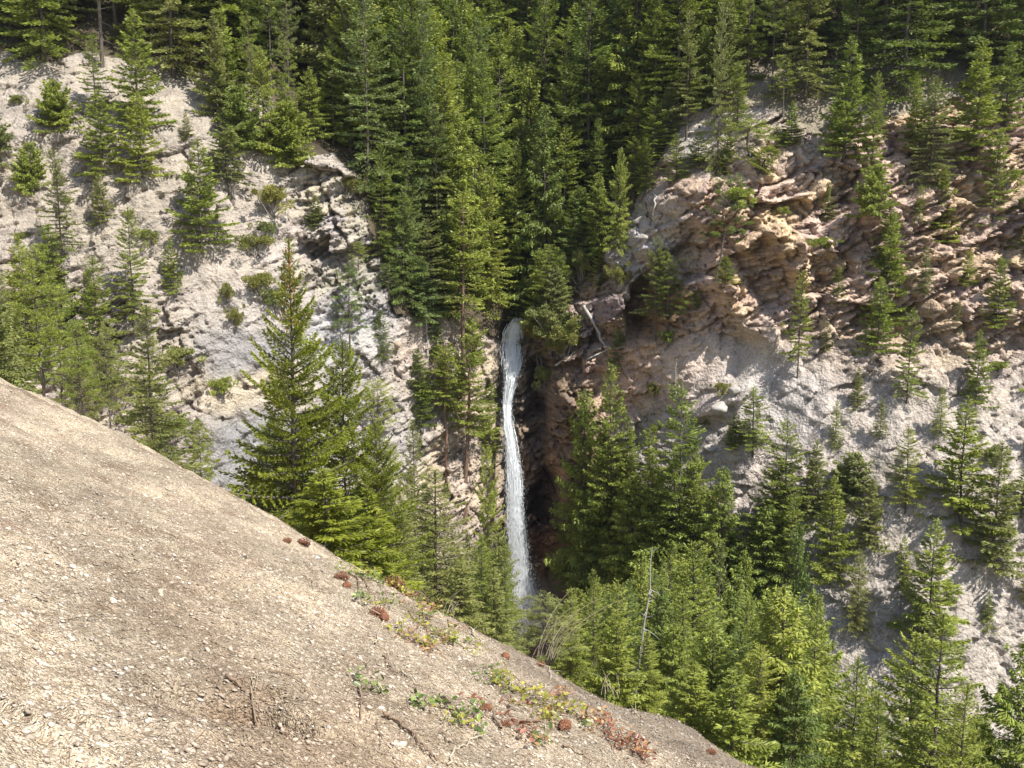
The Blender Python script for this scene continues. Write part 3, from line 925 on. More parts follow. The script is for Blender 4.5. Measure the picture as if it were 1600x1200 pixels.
# ------------------------------------------------------------------ TREES that can be told apart in the photograph
T = [
 # --- upper left
 ('fir1', 497, 158, -60, 60, 'olive', 'tall bare trunked fir left of the broad yellowish fir'),
 ('pine0', 452, 160, -40, 55, 'olive', 'slender dark trunked pine at the upper left, its foot just above the rounded cedar bush'),
 ('pine2', 424, 150, -50, 55, 'dark', 'dark thin pine in the top left corner of the forest behind the first bare trunks'),
 ('spruce0', 392, 128, -60, 70, 'dark', 'dark spruce in the upper left corner above the pale slope'),
 ('fir0', 547, 236, -14, 84, 'yellow', 'broad yellowish fir standing at the top edge of the pale left cliff'),
 ('fir2', 574, 243, 118, 60, 'mid', 'shorter fir with a visible dark trunk at the brow of the left cliff'),
 ('spruce3', 606, 240, 112, 34, 'mid', 'small narrow spruce beside the thin white snag left of centre'),
 ('cedar1', 632, 215, 2, 70, 'mid', 'pale topped cedar rising behind the thin white snag'),
 ('spruce1', 664, 352, -16, 86, 'blue', 'very tall dark blue green spruce left of the central gully'),
 ('fir1', 684, 420, 165, 74, 'olive', 'tall fir with brownish lower limbs in front of the very tall spruce'),
 ('cedar0', 712, 235, 22, 60, 'mid', 'green cedar with rounded top, upper left side of the dark gully'),
 ('cedar2', 744, 255, 28, 58, 'dark', 'dark cedar filling the shaded gully below the top edge'),
 ('cedar3', 792, 190, 62, 60, 'mid', 'bright round topped cedar in the middle of the upper gully'),
 ('cedar1', 763, 240, 88, 52, 'mid', 'mid green cedar just left of the bright round topped cedar'),
 ('cedar0', 718, 440, 178, 92, 'yellow', 'bright yellow green cedar catching the sun left of the dark gully'),
 ('spruce0', 762, 480, 262, 78, 'yellow', 'sunlit light green hemlock leaning over the head of the gully'),
 ('cedar2', 742, 460, 226, 74, 'yellow', 'lime green cedar between the sunlit hemlock and the bright yellow green cedar'),
 ('slim0', 722, 632, 300, 80, 'yellow', 'tall fir with a long bare reddish trunk left of the head of the waterfall'),
 ('slim0', 726, 808, 503, 76, 'yellow', 'tall slim pine with a long leaning bare trunk beside the waterfall'),
 ('slim1', 698, 755, 540, 66, 'yellow', 'yellow green fir with drooping limbs on the tan ground left of the slim leaning pine'),
 ('spruce2', 600, 395, 225, 66, 'mid', 'dense green spruce hanging over the right edge of the pale left cliff'),
 ('spruce0', 640, 430, 238, 66, 'blue', 'full bluish spruce at the left side of the forest tongue'),
 ('cedar3', 630, 470, 300, 70, 'dark', 'dark cedar at the lower left corner of the forest tongue'),
 ('fir3', 672, 510, 345, 84, 'olive', 'ragged olive fir with bare twigs in the forest tongue left of the gully'),
 ('spruce1', 700, 500, 330, 70, 'mid', 'mid green spruce in front of the ragged olive fir'),
 ('cedar0', 657, 500, 400, 64, 'blue', 'low bluish cedar at the foot of the forest tongue'),
 ('pine3', 607, 464, 412, 40, 'blue', 'small pine standing alone on the grey cliff left of the forest tongue'),
 ('spruce2', 596, 566, 484, 44, 'dark', 'small dark conical spruce on the pale scree left of the pale bare snag'),
 ('pine0', 547, 572, 412, 66, 'blue', 'thin bluish pine on the grey cliff behind the big near fir'),
 ('pine2', 562, 440, 378, 34, 'yellow', 'small yellowish pine on the edge of the striped left cliff'),
 ('pine1', 592, 722, 596, 66, 'yellow', 'bushy topped pine on a thin dark trunk right of the big near fir'),
 ('young0', 654, 620, 545, 46, 'dark', 'dark green young fir on the scree above the tip of the olive fir'),
 ('young1', 660, 665, 590, 40, 'mid', 'small green fir just above the sparse pines in the middle left'),
 ('young0', 680, 560, 480, 40, 'dark', 'dark low fir beside the foot of the pale bare snag'),
 ('spruce2', 520, 225, 55, 62, 'mid', 'full green spruce left of the broad yellowish fir at the cliff brow'),
 ('cedar1', 486, 215, 108, 56, 'yellow', 'short light cedar with a dark trunk just right of the big rounded bush'),
 ('spruce0', 590, 262, 78, 60, 'mid', 'green spruce at the upper right corner of the pale left cliff'),
 ('cedar0', 612, 330, 205, 70, 'dark', 'leafy dark cedar hanging over the brow of the pale left cliff'),
 ('cedar1', 690, 300, 120, 60, 'dark', 'shaded cedar behind the fir with brownish lower limbs'),
 ('spruce1', 775, 330, 190, 60, 'dark', 'dark spruce deep in the gully left of the big pale topped cedar'),
 ('cedar3', 800, 425, 300, 66, 'mid', 'round green cedar in the bottom of the gully above the falls'),
 ('young0', 818, 500, 432, 50, 'dark', 'dark bushy fir overhanging the lip of the waterfall'),
 # --- top centre and right
 ('spruce0', 878, 100, -4, 40, 'yellow', 'narrow sunlit spruce at the top edge right of the gully'),
 ('cedar0', 826, 335, 98, 78, 'yellow', 'big cedar with a pale yellow top standing right above the gully'),
 ('cedar1', 856, 380, 240, 66, 'dark', 'dark cedar at the right foot of the big pale topped cedar'),
 ('spruce2', 886, 205, 92, 42, 'mid', 'slim green spruce right of the pale topped cedar'),
 ('cedar2', 914, 220, 76, 56, 'mid', 'leafy green cedar between two slim spruces above the gully'),
 ('spruce1', 937, 130, 55, 40, 'mid', 'small spruce high in the forest with a dark gap below it'),
 ('pine0', 975, 140, 50, 56, 'mid', 'broad topped pine high in the forest right of centre'),
 ('fir0', 994, 262, 112, 58, 'yellow', 'bright green conical fir in front of the dark gap right of centre'),
 ('fir1', 990, 318, 215, 60, 'mid', 'green fir with a bare trunk at the edge of the brown rock face'),
 ('spruce3', 884, 330, 200, 54, 'blue', 'layered bluish spruce midway down the right bank of the gully'),
 ('spruce0', 932, 345, 186, 54, 'mid', 'pointed green spruce on the right bank below the dark gap'),
 ('cedar3', 966, 390, 232, 46, 'yellow', 'slim yellow green cedar at the edge of the right cliff'),
 ('cedar0', 905, 420, 290, 66, 'dark', 'dark dense cedar low on the right bank of the gully'),
 ('cedar2', 935, 400, 270, 60, 'mid', 'thick green cedar beside the slim yellow green cedar'),
 ('fir3', 1028, 165, 0, 54, 'mid', 'tall open fir reaching the top edge right of the broad topped pine'),
 ('fir2', 1072, 218, 18, 60, 'olive', 'tall sparse fir with a visible trunk above the brown rock face'),
 ('spruce3', 1120, 275, -8, 40, 'olive', 'very narrow pale fir running from the top edge to the right cliff'),
 ('pine0', 1168, 142, -20, 56, 'mid', 'tall pine with layered limbs at the upper right'),
 ('pine2', 1205, 148, -30, 56, 'mid', 'tall dark trunked pine near the upper right corner'),
 ('pine1', 1222, 180, 92, 40, 'yellow', 'short yellowish pine below the dark trunked pine at the upper right'),
 ('flatpine0', 1174, 246, 190, 92, 'yellow', 'stunted pine with a flat wide crown on the grey shelf at the upper right'),
 ('flatpine1', 1211, 230, 200, 50, 'mid', 'small stunted pine just right of the flat crowned one'),
 ('young0', 1236, 228, 158, 44, 'mid', 'bushy young fir at the right end of the grey shelf'),
 ('lean0', 1188, 287, 228, 66, 'yellow', 'pine with a crooked leaning trunk growing out of the top of the right cliff'),
 ('young2', 1057, 282, 208, 40, 'yellow', 'small yellowish fir on the brow of the brown rock face'),
 ('young1', 1136, 272, 208, 42, 'mid', 'dark green bushy fir at the foot of the very narrow pale fir'),
 ('fir0', 1022, 262, 150, 56, 'mid', 'green fir right of the bright conical fir above the rock brow'),
 ('spruce1', 1008, 300, 215, 40, 'mid', 'small green spruce on the brow left of the brown rock face'),
 ('cedar1', 1045, 225, 130, 50, 'olive', 'olive cedar on the grey slope right of the broad topped pine'),
 ('young1', 1092, 262, 205, 44, 'mid', 'bushy green fir on the grey slope between two bare trunks'),
 ('spruce2', 1150, 200, 95, 50, 'mid', 'green spruce right of the very narrow pale fir'),
 ('cedar0', 1098, 170, 40, 56, 'mid', 'green cedar behind the tall sparse fir at the upper right'),
 # --- right cliff
 ('pine1', 1114, 452, 272, 74, 'dark', 'dark leaning pine standing in the middle of the right cliff'),
 ('young1', 1134, 442, 400, 36, 'mid', 'low green bushy fir beside the foot of the dark leaning pine'),
 ('fir3', 1024, 532, 372, 62, 'olive', 'sparse grey green fir in front of the deep hollow in the rock'),
 ('pine0', 1043, 528, 396, 60, 'mid', 'green pine right of the deep hollow in the rock'),
 ('flatpine1', 1078, 522, 458, 46, 'mid', 'small umbrella shaped pine on the ledge right of the hollow'),
 ('shrub0', 1044, 540, 508, 40, 'mid', 'rounded green shrub directly below the deep hollow'),
 ('young2', 967, 572, 512, 40, 'blue', 'small bluish fir on the brown rubble below the fallen white log'),
 ('pine3', 856, 505, 384, 72, 'mid', 'bushy pine hanging over the waterfall head on the right side'),
 ('spruce3', 878, 485, 394, 40, 'mid', 'slim spruce right of the bushy pine above the falls'),
 ('shrub1', 908, 445, 365, 46, 'shrub', 'tall yellow leaved shrub at the lower edge of the right bank forest'),
 ('young0', 938, 452, 388, 48, 'yellow', 'bright yellow green young fir at the left edge of the right cliff'),
 ('shrub2', 965, 450, 405, 44, 'shrub', 'light olive shrub on the rock edge beside the bright young fir'),
 ('young1', 842, 512, 392, 60, 'yellow', 'bright fluffy fir right above the waterfall lip'),
 ('cedar1', 868, 520, 415, 56, 'olive', 'olive cedar between the bushy pine and the big yellowish shrub'),
 ('bigshrub0', 882, 556, 488, 80, 'shrub', 'wide yellow leaved shrub right of the biggest shrub beside the falls'),
 ('bigshrub0', 862, 530, 462, 84, 'olive', 'tall olive shrub behind the biggest shrub beside the falls'),
 ('bigshrub0', 850, 572, 485, 96, 'shrub', 'big yellowish shrub hanging over the rock right of the waterfall head'),
 ('shrub0', 890, 550, 498, 60, 'shrub', 'yellow shrub left of the fallen white log'),
 ('shrub1', 852, 610, 560, 44, 'olive', 'olive shrub on the dark wall beside the upper part of the falls'),
 ('fir2', 1246, 590, 425, 46, 'mid', 'narrow fir standing on the scree at the right border of the cliff'),
 ('shrub2', 1022, 620, 592, 30, 'shrub', 'round yellow green shrub alone on the peach coloured scree'),
 ('shrub0', 1023, 680, 658, 24, 'mid', 'tiny dark green shrub on the grey slab above the near trees'),
 ('shrub1', 1128, 618, 590, 30, 'shrub', 'small shrub growing on top of the pale block on the right'),
 ('young2', 1103, 662, 628, 22, 'yellow', 'tiny yellowish fir sapling left of the pale block'),
 ('fir1', 1176, 712, 606, 60, 'yellow', 'small open fir on the scree right of the pale block'),
 ('young0', 1148, 700, 645, 40, 'mid', 'low spreading fir left of the small open fir'),
 ('shrub2', 1112, 800, 762, 40, 'shrub', 'yellow shrub on the scree right of the dark tree cluster'),
 ('shrub0', 1225, 340, 318, 30, 'mid', 'low green shrub on a ledge high in the right cliff'),
 ('shrub1', 1225, 520, 497, 26, 'shrub', 'tiny olive shrub below the ledges at the right border'),
 ('shrub2', 1150, 515, 490, 24, 'shrub', 'tiny pale shrub at the foot of the layered right cliff'),
 # --- left cliff
 ('bushcedar0', 447, 256, 160, 90, 'mid', 'big rounded dark green cedar bush on top of the pale left cliff'),
 ('bushcedar0', 375, 230, 135, 84, 'dark', 'broad dark cedar bush at the upper left border above the bare slope'),
 ('lean0', 364, 318, 200, 74, 'olive', 'crooked pine leaning out from the bare slope at the far left'),
 ('shrub1', 425, 335, 272, 72, 'shrub', 'tall olive shrub on the slope below the big rounded cedar bush'),
 ('shrub0', 417, 372, 338, 47, 'olive', 'small olive shrub between the tall olive shrub and the low wide one'),
 ('shrub2', 400, 398, 358, 78, 'shrub', 'low wide yellowish shrub overhanging a dark hollow on the left slope'),
 ('shrub1', 406, 462, 414, 64, 'shrub', 'green shrub on the left slope beside the tip of the big near fir'),
 ('shrub0', 428, 490, 440, 56, 'olive', 'second low shrub running down the slope behind the big near fir'),
 ('shrub2', 542, 306, 268, 50, 'shrub', 'round golden green shrub on the right edge of the pale left cliff'),
 ('young2', 493, 358, 305, 34, 'olive', 'thin pale sapling in the middle of the pale left cliff'),
 ('shrub1', 357, 480, 428, 34, 'shrub', 'twiggy half bare shrub at the left border of the slope'),
 ('shrub2', 366, 515, 472, 30, 'shrub', 'small yellow shrub below the twiggy half bare one'),
 # --- lower right cluster (trees on the ravine bottom)
 ('cedar0', 912, 905, 612, 100, 'mid', 'tall green cedar right of the waterfall, leftmost of the lower cluster'),
 ('spruce1', 952, 900, 572, 102, 'mid', 'tall narrow spruce in the lower cluster with its tip on peach scree'),
 ('fir0', 1058, 905, 600, 112, 'mid', 'tallest fir of the lower cluster in front of the grey slab'),
 ('cedar1', 1015, 900, 712, 80, 'mid', 'light green cedar between the two tallest trees of the lower cluster'),
 ('cedar2', 985, 930, 745, 92, 'yellow', 'sunlit cedar in the middle of the lower cluster'),
 ('cedar3', 940, 930, 735, 104, 'dark', 'shadowy dark cedar in the lower cluster beside the black undercut'),
 ('cedar0', 897, 905, 770, 66, 'dark', 'dark cedar nearest to the foot of the waterfall'),
 ('fir2', 1183, 890, 712, 102, 'mid', 'fir with a long dark leaning trunk on the right scree'),
 ('fir0', 1222, 860, 658, 85, 'mid', 'tall fir at the right border behind the leaning trunk'),
 ('spruce1', 1078, 930, 760, 85, 'mid', 'dense spruce at the right side of the lower cluster'),
 ('cedar1', 1035, 925, 790, 90, 'mid', 'full cedar low in the lower cluster, in front of the tallest fir'),
 ('spruce2', 920, 940, 800, 90, 'mid', 'broad spruce at the front left of the lower cluster'),
 ('cedar2', 975, 985, 850, 90, 'yellow', 'leafy yellow green cedar at the foot of the lower cluster'),
 ('cedar0', 1195, 940, 790, 84, 'mid', 'dark green cedar crowding the foot of the leaning trunk'),
 ('spruce3', 1232, 930, 770, 80, 'mid', 'layered spruce at the right border beside the leaning trunk'),
 ('cedar2', 1160, 960, 845, 76, 'dark', 'shadowy cedar left of the foot of the leaning trunk'),
]
for row in T:
    var, bx, by, ty, w, tone, label = row
    lp = {'pine with a crooked leaning': 26, 'fir with a long dark leaning': 36, 'dark leaning pine standing': 26, 'tall slim pine with a long': 18}
    ln = next((v for k, v in lp.items() if label.startswith(k)), 0)
    by_px(var, bx, by, ty, w, tone, label, lean_px=ln)

M_TREECONE = plain_mat('tree_cone', (.16, .08, .03), (.32, .19, .07), 30)
# trees on the near slope, their feet hidden below the crest: distance given
TN = [
 ('big0', 466, 850, 376, 250, 'near', 25.0, 'big near fir with long layered limbs and brown cones at its tip, left of centre'),
 ('big1', 545, 870, 535, 190, 'near', 27.0, 'bushy fir close behind the right side of the big near fir'),
 ('big1', 590, 880, 660, 150, 'near', 25.0, 'broad low fir with yellowish limb ends right of the big near fir'),
 ('big1', 430, 830, 655, 190, 'near', 27.5, 'dark wide limbed fir crowding the left foot of the big near fir'),
 ('young0', 575, 890, 765, 130, 'near', 23.0, 'low spreading fir peeping over the crest right of the big near fir'),
 ('young1', 505, 850, 735, 150, 'near', 22.0, 'dark skirted young fir in front of the foot of the big near fir'),
 ('npine0', 613, 905, 700, 84, 'olive', 44.0, 'sparse grey green pine with a dark trunk right of the big near fir'),
 ('nspruce0', 654, 960, 663, 92, 'olive', 48.0, 'olive spire shaped fir in the lower middle, tallest of its group'),
 ('nfir0', 684, 975, 735, 150, 'olive', 40.0, 'wide olive fir with a dark trunk line left of the foot of the falls'),
 ('nspruce1', 628, 950, 770, 90, 'olive', 38.0, 'greyish green fir rising just over the crest in the lower middle'),
 ('nfir1', 762, 965, 700, 74, 'yellow', 52.0, 'slender open fir touching the left side of the lower waterfall'),
 ('nspruce0', 790, 985, 840, 62, 'mid', 44.0, 'fresh green fir at the foot of the falls, left side'),
 ('nfir0', 752, 985, 838, 76, 'mid', 38.0, 'dark green fir left of the fresh green one at the foot of the falls'),
 ('young2', 772, 1000, 890, 70, 'olive', 30.0, 'grey green young fir just over the crest below the falls'),
 ('young1', 724, 985, 880, 80, 'olive', 29.0, 'faded olive young fir over the crest left of the falls'),
 ('npine1', 858, 1040, 935, 120, 'olive', 26.0, 'wispy feathery young pine right of the foot of the falls'),
 ('nspruce1', 893, 1060, 922, 74, 'yellow', 30.0, 'yellowish small fir right of the wispy pine'),
 ('nspruce0', 928, 1080, 892, 66, 'mid', 36.0, 'green spire shaped fir beside the yellowish small one'),
 ('young0', 960, 1090, 955, 90, 'yellow', 30.0, 'bright yellow green young fir close to the crest'),
 ('nfir0', 1040, 1120, 852, 100, 'mid', 45.0, 'open fir with a grey trunk right of the leaning dead tree'),
 ('ncedar0', 1000, 1090, 880, 84, 'mid', 50.0, 'shaded green cedar behind the leaning dead tree'),
 ('nspruce1', 1085, 1100, 880, 84, 'mid', 52.0, 'full green fir in the lower right, left of the thin black trunk'),
 ('nfir2', 1120, 1090, 852, 70, 'olive', 56.0, 'thin fir with a black bare trunk in front of pale scree'),
 ('ncedar1', 1155, 1110, 868, 90, 'mid', 56.0, 'dark green broad cedar below the leaning trunk at the right'),
 ('nspruce0', 1165, 1150, 935, 74, 'yellow', 44.0, 'yellow green narrow fir in the lower right corner group'),
 ('nfir0', 1208, 1180, 968, 100, 'yellow', 40.0, 'pale yellow green fir with a thin trunk in the lower right corner'),
 ('ncedar0', 1240, 1120, 820, 86, 'dark', 58.0, 'dark cedar at the right border above the pale yellow green fir'),
 ('young1', 1106, 1150, 968, 110, 'yellow', 34.0, 'thick young fir in the bottom right with bright upper limbs'),
 ('ncedar1', 1050, 1130, 975, 90, 'mid', 34.0, 'rounded green cedar above the low hump of the crest'),
 ('nspruce1', 1010, 1110, 990, 84, 'mid', 31.0, 'dark green fir beside the foot of the leaning dead tree'),
 ('young2', 1080, 1160, 1040, 110, 'mid', 26.0, 'low green fir just beyond the low hump of the crest'),
 ('young0', 1140, 1200, 1050, 130, 'yellow', 25.0, 'leafy young fir at the bottom edge in the right corner'),
 ('nfir1', 1180, 1200, 1010, 110, 'yellow', 31.0, 'light green fir between the two bottom corner firs'),
 ('ncedar1', 1236, 1230, 1050, 110, 'dark', 30.0, 'almost black cedar in the shade of the bottom right corner'),
 ('nspruce0', 1262, 1180, 930, 90, 'mid', 42.0, 'shaded fir just right of the pale yellow green corner fir'),
]
NEARPTS = []
for var, bx, by, ty, w, tone, dist, label in TN:
    o = by_px(var, bx, by, ty, w, tone, label, near=dist)
    NEARPTS.append((o.location[0], o.location[1]))
    if label.startswith('big near fir'):
        # brown cones crowded on the upper limbs
        rr = np.random.default_rng(3); nc = 150
        tt = rr.uniform(.74, .985, nc); az_ = rr.uniform(0, 6.28, nc); ra = (1 - tt) * 9 * .30 * rr.uniform(.2, 1.1, nc) + .03
        cpos = np.stack([np.cos(az_) * ra, np.sin(az_) * ra, tt * 9 + rr.normal(0, .05, nc)], -1)
        pp_ = cpos[:, None] + np.array([0, 0, -1.0]) * (np.linspace(0, .11, 5)[None, :, None] * rr.uniform(.7, 1.3, nc)[:, None, None])
        v_, f_ = tubes(pp_, np.array([.006, .026, .03, .022, .005])[None].repeat(nc, 0), 6)
        link('cones', mesh_np('tree_cones', v_, f_, [M_TREECONE], smooth=True), o, kind='stuff')

# snags
by_px('snag0', 624, 214, 126, 16, label='thin white dead trunk standing in front of the dark forest at the upper left')
by_px('snag1', 668, 560, 470, 40, label='pale bare dead tree with a forked top left of the slim leaning pine')
by_px('snag0', 990, 1090, 855, 60, near=33.0, lean_px=22, label='leaning dead tree with curved bare limbs in the lower right')
by_px('snag1', 1055, 640, 560, 30, label='cluster of bare grey dead stems on the scree below the deep hollow')

# ------------------------------------------------------------------ forest fill: every tree still a tree
ORD = ['first', 'second', 'third', 'fourth', 'fifth', 'sixth', 'seventh', 'eighth', 'ninth', 'tenth', 'eleventh', 'twelfth', 'thirteenth',
       'fourteenth', 'fifteenth', 'sixteenth', 'seventeenth', 'eighteenth', 'nineteenth', 'twentieth']
LOOK = {'dark': 'dark green', 'mid': 'mid green', 'yellow': 'yellow green', 'blue': 'bluish green', 'olive': 'dull olive'}
placed = [(o.location[0], o.location[1], o.location[2]) for o in ALL]
fill = []


def far_fill(poly, n, sep, vars_, tones, h0, h1, zone, seed):
    r = np.random.default_rng(seed)
    x0 = min(p[0] for p in poly); x1 = max(p[0] for p in poly); y0 = min(p[1] for p in poly); y1 = max(p[1] for p in poly)
    k = 0; tries = 0
    while k < n and tries < n * 40:
        tries += 1
        bx, by = r.uniform(x0, x1), r.uniform(y0, y1)
        if not inpoly(bx, by, poly):
            continue
        p = hit(bx, by)
        if p[1] > 205:
            continue
        if any((p[0] - a) ** 2 + (p[1] - b_) ** 2 + .5 * (p[2] - c_) ** 2 < sep * sep for a, b_, c_ in placed):
            continue
        var = str(r.choice(vars_)); tone = str(r.choice(tones))
        h = r.uniform(h0, h1)
        if 'shrub' in var:
            h = r.uniform(.8, 2.2)
        elif 'bush' in var:
            h = min(h, 3.5)
        o = put_tree(var, (p[0], p[1], p[2] - .3), h, r.uniform(.85, 1.3), tone)
        tx, ty = project(p[0], p[1], p[2] + h * .6)
        fill.append((o, var.rstrip('0123456789').lstrip('n') if var[:2] in ('nf', 'ns', 'nc', 'np') else var.rstrip('0123456789'), tone, zone, float(tx)))
        placed.append(tuple(p)); k += 1


MIX = ['spruce0', 'spruce1', 'spruce2', 'spruce3', 'fir0', 'fir1', 'fir2', 'cedar0', 'cedar1', 'cedar2']
far_fill([(560, 300), (600, 420), (690, 480), (790, 500), (840, 500), (930, 420), (985, 320), (1030, 220), (960, 130), (640, 130), (560, 200)], 60, 2.2, MIX,
         ['mid', 'mid', 'yellow', 'blue', 'dark'], 12, 19, 'in the gully above the waterfall', 301)
far_fill([(520, 130), (1040, 130), (1040, -60), (520, -60)], 66, 2.5, MIX, ['dark', 'mid', 'mid', 'blue', 'olive'], 15, 22, 'in the upper forest', 302)
far_fill([(350, 130), (520, 210), (560, 200), (560, -60), (350, -60)], 24, 2.4, MIX + ['pine0', 'pine2'], ['dark', 'mid', 'olive'], 13, 21, 'above the pale left cliff', 303)
far_fill([(1040, 200), (1260, 160), (1260, -60), (1040, -60)], 44, 2.5, ['pine0', 'cedar2', 'fir0', 'fir1', 'spruce0', 'spruce1', 'spruce2', 'young0'], ['mid', 'blue', 'mid', 'olive'], 10, 17,
         'above the layered right cliff', 304)
far_fill([(-30, 90), (350, 130), (350, -60), (-30, -60)], 24, 3.8, MIX + ['pine0', 'pine1'], ['dark', 'mid', 'mid', 'olive'], 13, 20, 'on the far left brow', 305)
far_fill([(1260, 190), (1640, 130), (1640, -60), (1260, -60)], 28, 3.8, MIX + ['pine0', 'pine1'], ['dark', 'mid', 'mid', 'blue'], 13, 20, 'on the far right brow', 306)
far_fill([(1045, 215), (1100, 60), (1260, 60), (1260, 195), (1200, 165), (1130, 190), (1090, 170)], 20, 2.0, ['spruce0', 'fir0', 'cedar1', 'young0', 'young1', 'pine0', 'spruce3'], ['mid', 'olive', 'mid', 'yellow'], 7, 12, 'on the grey shelf above the right cliff', 313)
far_fill([(340, 100), (470, 165), (500, 225), (400, 240), (340, 245)], 17, 1.7, ['young0', 'young1', 'cedar1', 'pine0', 'spruce1'], ['mid', 'yellow', 'olive'], 4, 8, 'around the cedar bushes at the upper left', 312)
far_fill([(-30, 130), (340, 190), (350, 560), (340, 700), (-30, 600)], 40, 2.8, ['fir0', 'young0', 'young1', 'young2', 'spruce2', 'shrub0', 'shrub1', 'bushcedar0'], ['mid', 'yellow', 'olive'], 1.6, 9, 'on the far left cliff', 307)
far_fill([(1270, 220), (1640, 180), (1640, 1000), (1270, 1000)], 64, 2.6, ['fir0', 'young0', 'young1', 'young2', 'spruce2', 'fir1', 'shrub0', 'shrub1', 'shrub2', 'bushcedar0'], ['mid', 'yellow', 'olive', 'mid'], 1.6, 9, 'on the far right cliff', 308)
far_fill([(930, 900), (930, 960), (1140, 1000), (1120, 850), (1080, 840), (1000, 800), (940, 830)], 14, 2.2, ['cedar0', 'cedar1', 'cedar2', 'fir0', 'spruce1'], ['mid', 'dark', 'mid'], 6, 10, 'deep in the lower cluster', 309)
far_fill([(600, 480), (700, 520), (760, 560), (770, 700), (700, 880), (600, 800), (540, 560)], 6, 3.0, ['young0', 'young1', 'pine0', 'young2'], ['mid', 'olive', 'yellow'], 1.6, 4.5, 'on the bare slope left of the falls', 310)
far_fill([(960, 460), (1250, 240), (1250, 900), (1130, 900), (1100, 700), (960, 600)], 12, 3.6, ['young0', 'young2', 'shrub0', 'shrub1'], ['mid', 'olive', 'yellow'], 1.0, 2.4, 'scattered on the right cliff', 311)

far_fill([(470, 200), (560, 20), (1230, 20), (1230, 140), (960, 250), (700, 300)], 9, 2.0, ['snag0', 'snag1'], ['dark'], 9, 15, 'among the upper forest trees', 314)


def near_fill(n, x0, x1, y0, y1, vars_, tones, h0, h1, sep, zone, seed, cond=None):
    r = np.random.default_rng(seed); k = 0; tries = 0
    while k < n and tries < n * 60:
        tries += 1
        x, y = r.uniform(x0, x1), r.uniform(y0, y1)
        z = float(near_base(x, y))
        if y > farY(x, z) - 1:
            continue
        h = r.uniform(h0, h1)
        tx, ty = project(x, y, z + h)
        bx_, by_ = project(x, y, z)
        if cond and not cond(float(tx), float(ty), float(by_)):
            continue
        if any((x - a) ** 2 + (y - b_) ** 2 < sep * sep for a, b_, c_ in placed):
            continue
        var = str(r.choice(vars_)); tone = str(r.choice(tones))
        o = put_tree(var, (x, y, z - .2), h, r.uniform(.9, 1.3), tone)
        kd = var.rstrip('0123456789')
        fill.append((o, kd[1:] if kd in ('nfir', 'nspruce', 'ncedar', 'npine') else kd, tone, zone, float(tx)))
        placed.append((x, y, z)); k += 1


NV = ['nfir0', 'nfir1', 'nspruce0', 'nspruce1', 'ncedar0', 'ncedar1']
near_fill(26, 6, 32, 42, 72, NV, ['mid', 'dark', 'yellow'], 8, 13, 2.2, 'behind the bottom right thicket', 405,
          lambda tx, ty, by: (1000 < tx < 1095 or 1150 < tx < 1300) and 760 < ty < 930)
# ravine bottom, right: crowns that fill the corner below the scree
near_fill(64, 3, 26, 26, 70, NV, ['mid', 'yellow', 'mid', 'dark'], 6, 11, 1.6, 'in the bottom right thicket', 401,
          lambda tx, ty, by: 880 < tx < 1270 and ty > 895 and ty < 1180 and not (1090 < tx < 1150 and ty < 930))
near_fill(34, 12, 50, 26, 74, NV, ['mid', 'yellow', 'mid', 'dark'], 6, 11, 2.4, 'in the far right bottom thicket', 402,
          lambda tx, ty, by: 1270 < tx < 1640 and ty > 800)
near_fill(16, -12, 4, 26, 60, ['nfir0', 'nspruce0', 'nspruce1', 'npine0'], ['olive', 'mid', 'olive'], 4, 8, 1.8, 'over the middle crest', 403,
          lambda tx, ty, by: 560 < tx < 780 and ty > 820)
near_fill(12, -34, -12, 22, 60, ['nfir0', 'nspruce0', 'npine0', 'npine1'], ['mid', 'olive', 'yellow'], 4, 8, 2.6, 'over the far left crest', 404,
          lambda tx, ty, by: -20 < tx < 335 and ty > 330)

bykey = {}
for o, kind, tone, zone, tx in fill:
    bykey.setdefault((kind, tone, zone), []).append((tx, o))
for (kind, tone, zone), lst in bykey.items():
    lst.sort(key=lambda a: a[0])
    kn = SPEC[kind][1]
    for i_, (tx, o) in enumerate(lst):
        o['group'] = 'trees ' + zone if 'shrub' not in kind else 'shrubs ' + zone
        if len(lst) == 1:
            o['label'] = 'only %s %s %s' % ('bare grey' if kind == 'snag' else LOOK[tone], kn, zone)
        else:
            lk = 'bare grey' if kind == 'snag' else LOOK[tone]
            pos = ORD[i_] if i_ < len(ORD) else ORD[-1]
            if i_ == 0:
                pos = 'leftmost'
            elif i_ == len(lst) - 1:
                pos = 'rightmost'
            o['label'] = ('%s %s %s %s' % (pos, lk, kn, zone)) if pos.endswith('most') else '%s %s, %s from the left, %s' % (lk, kn, pos, zone)
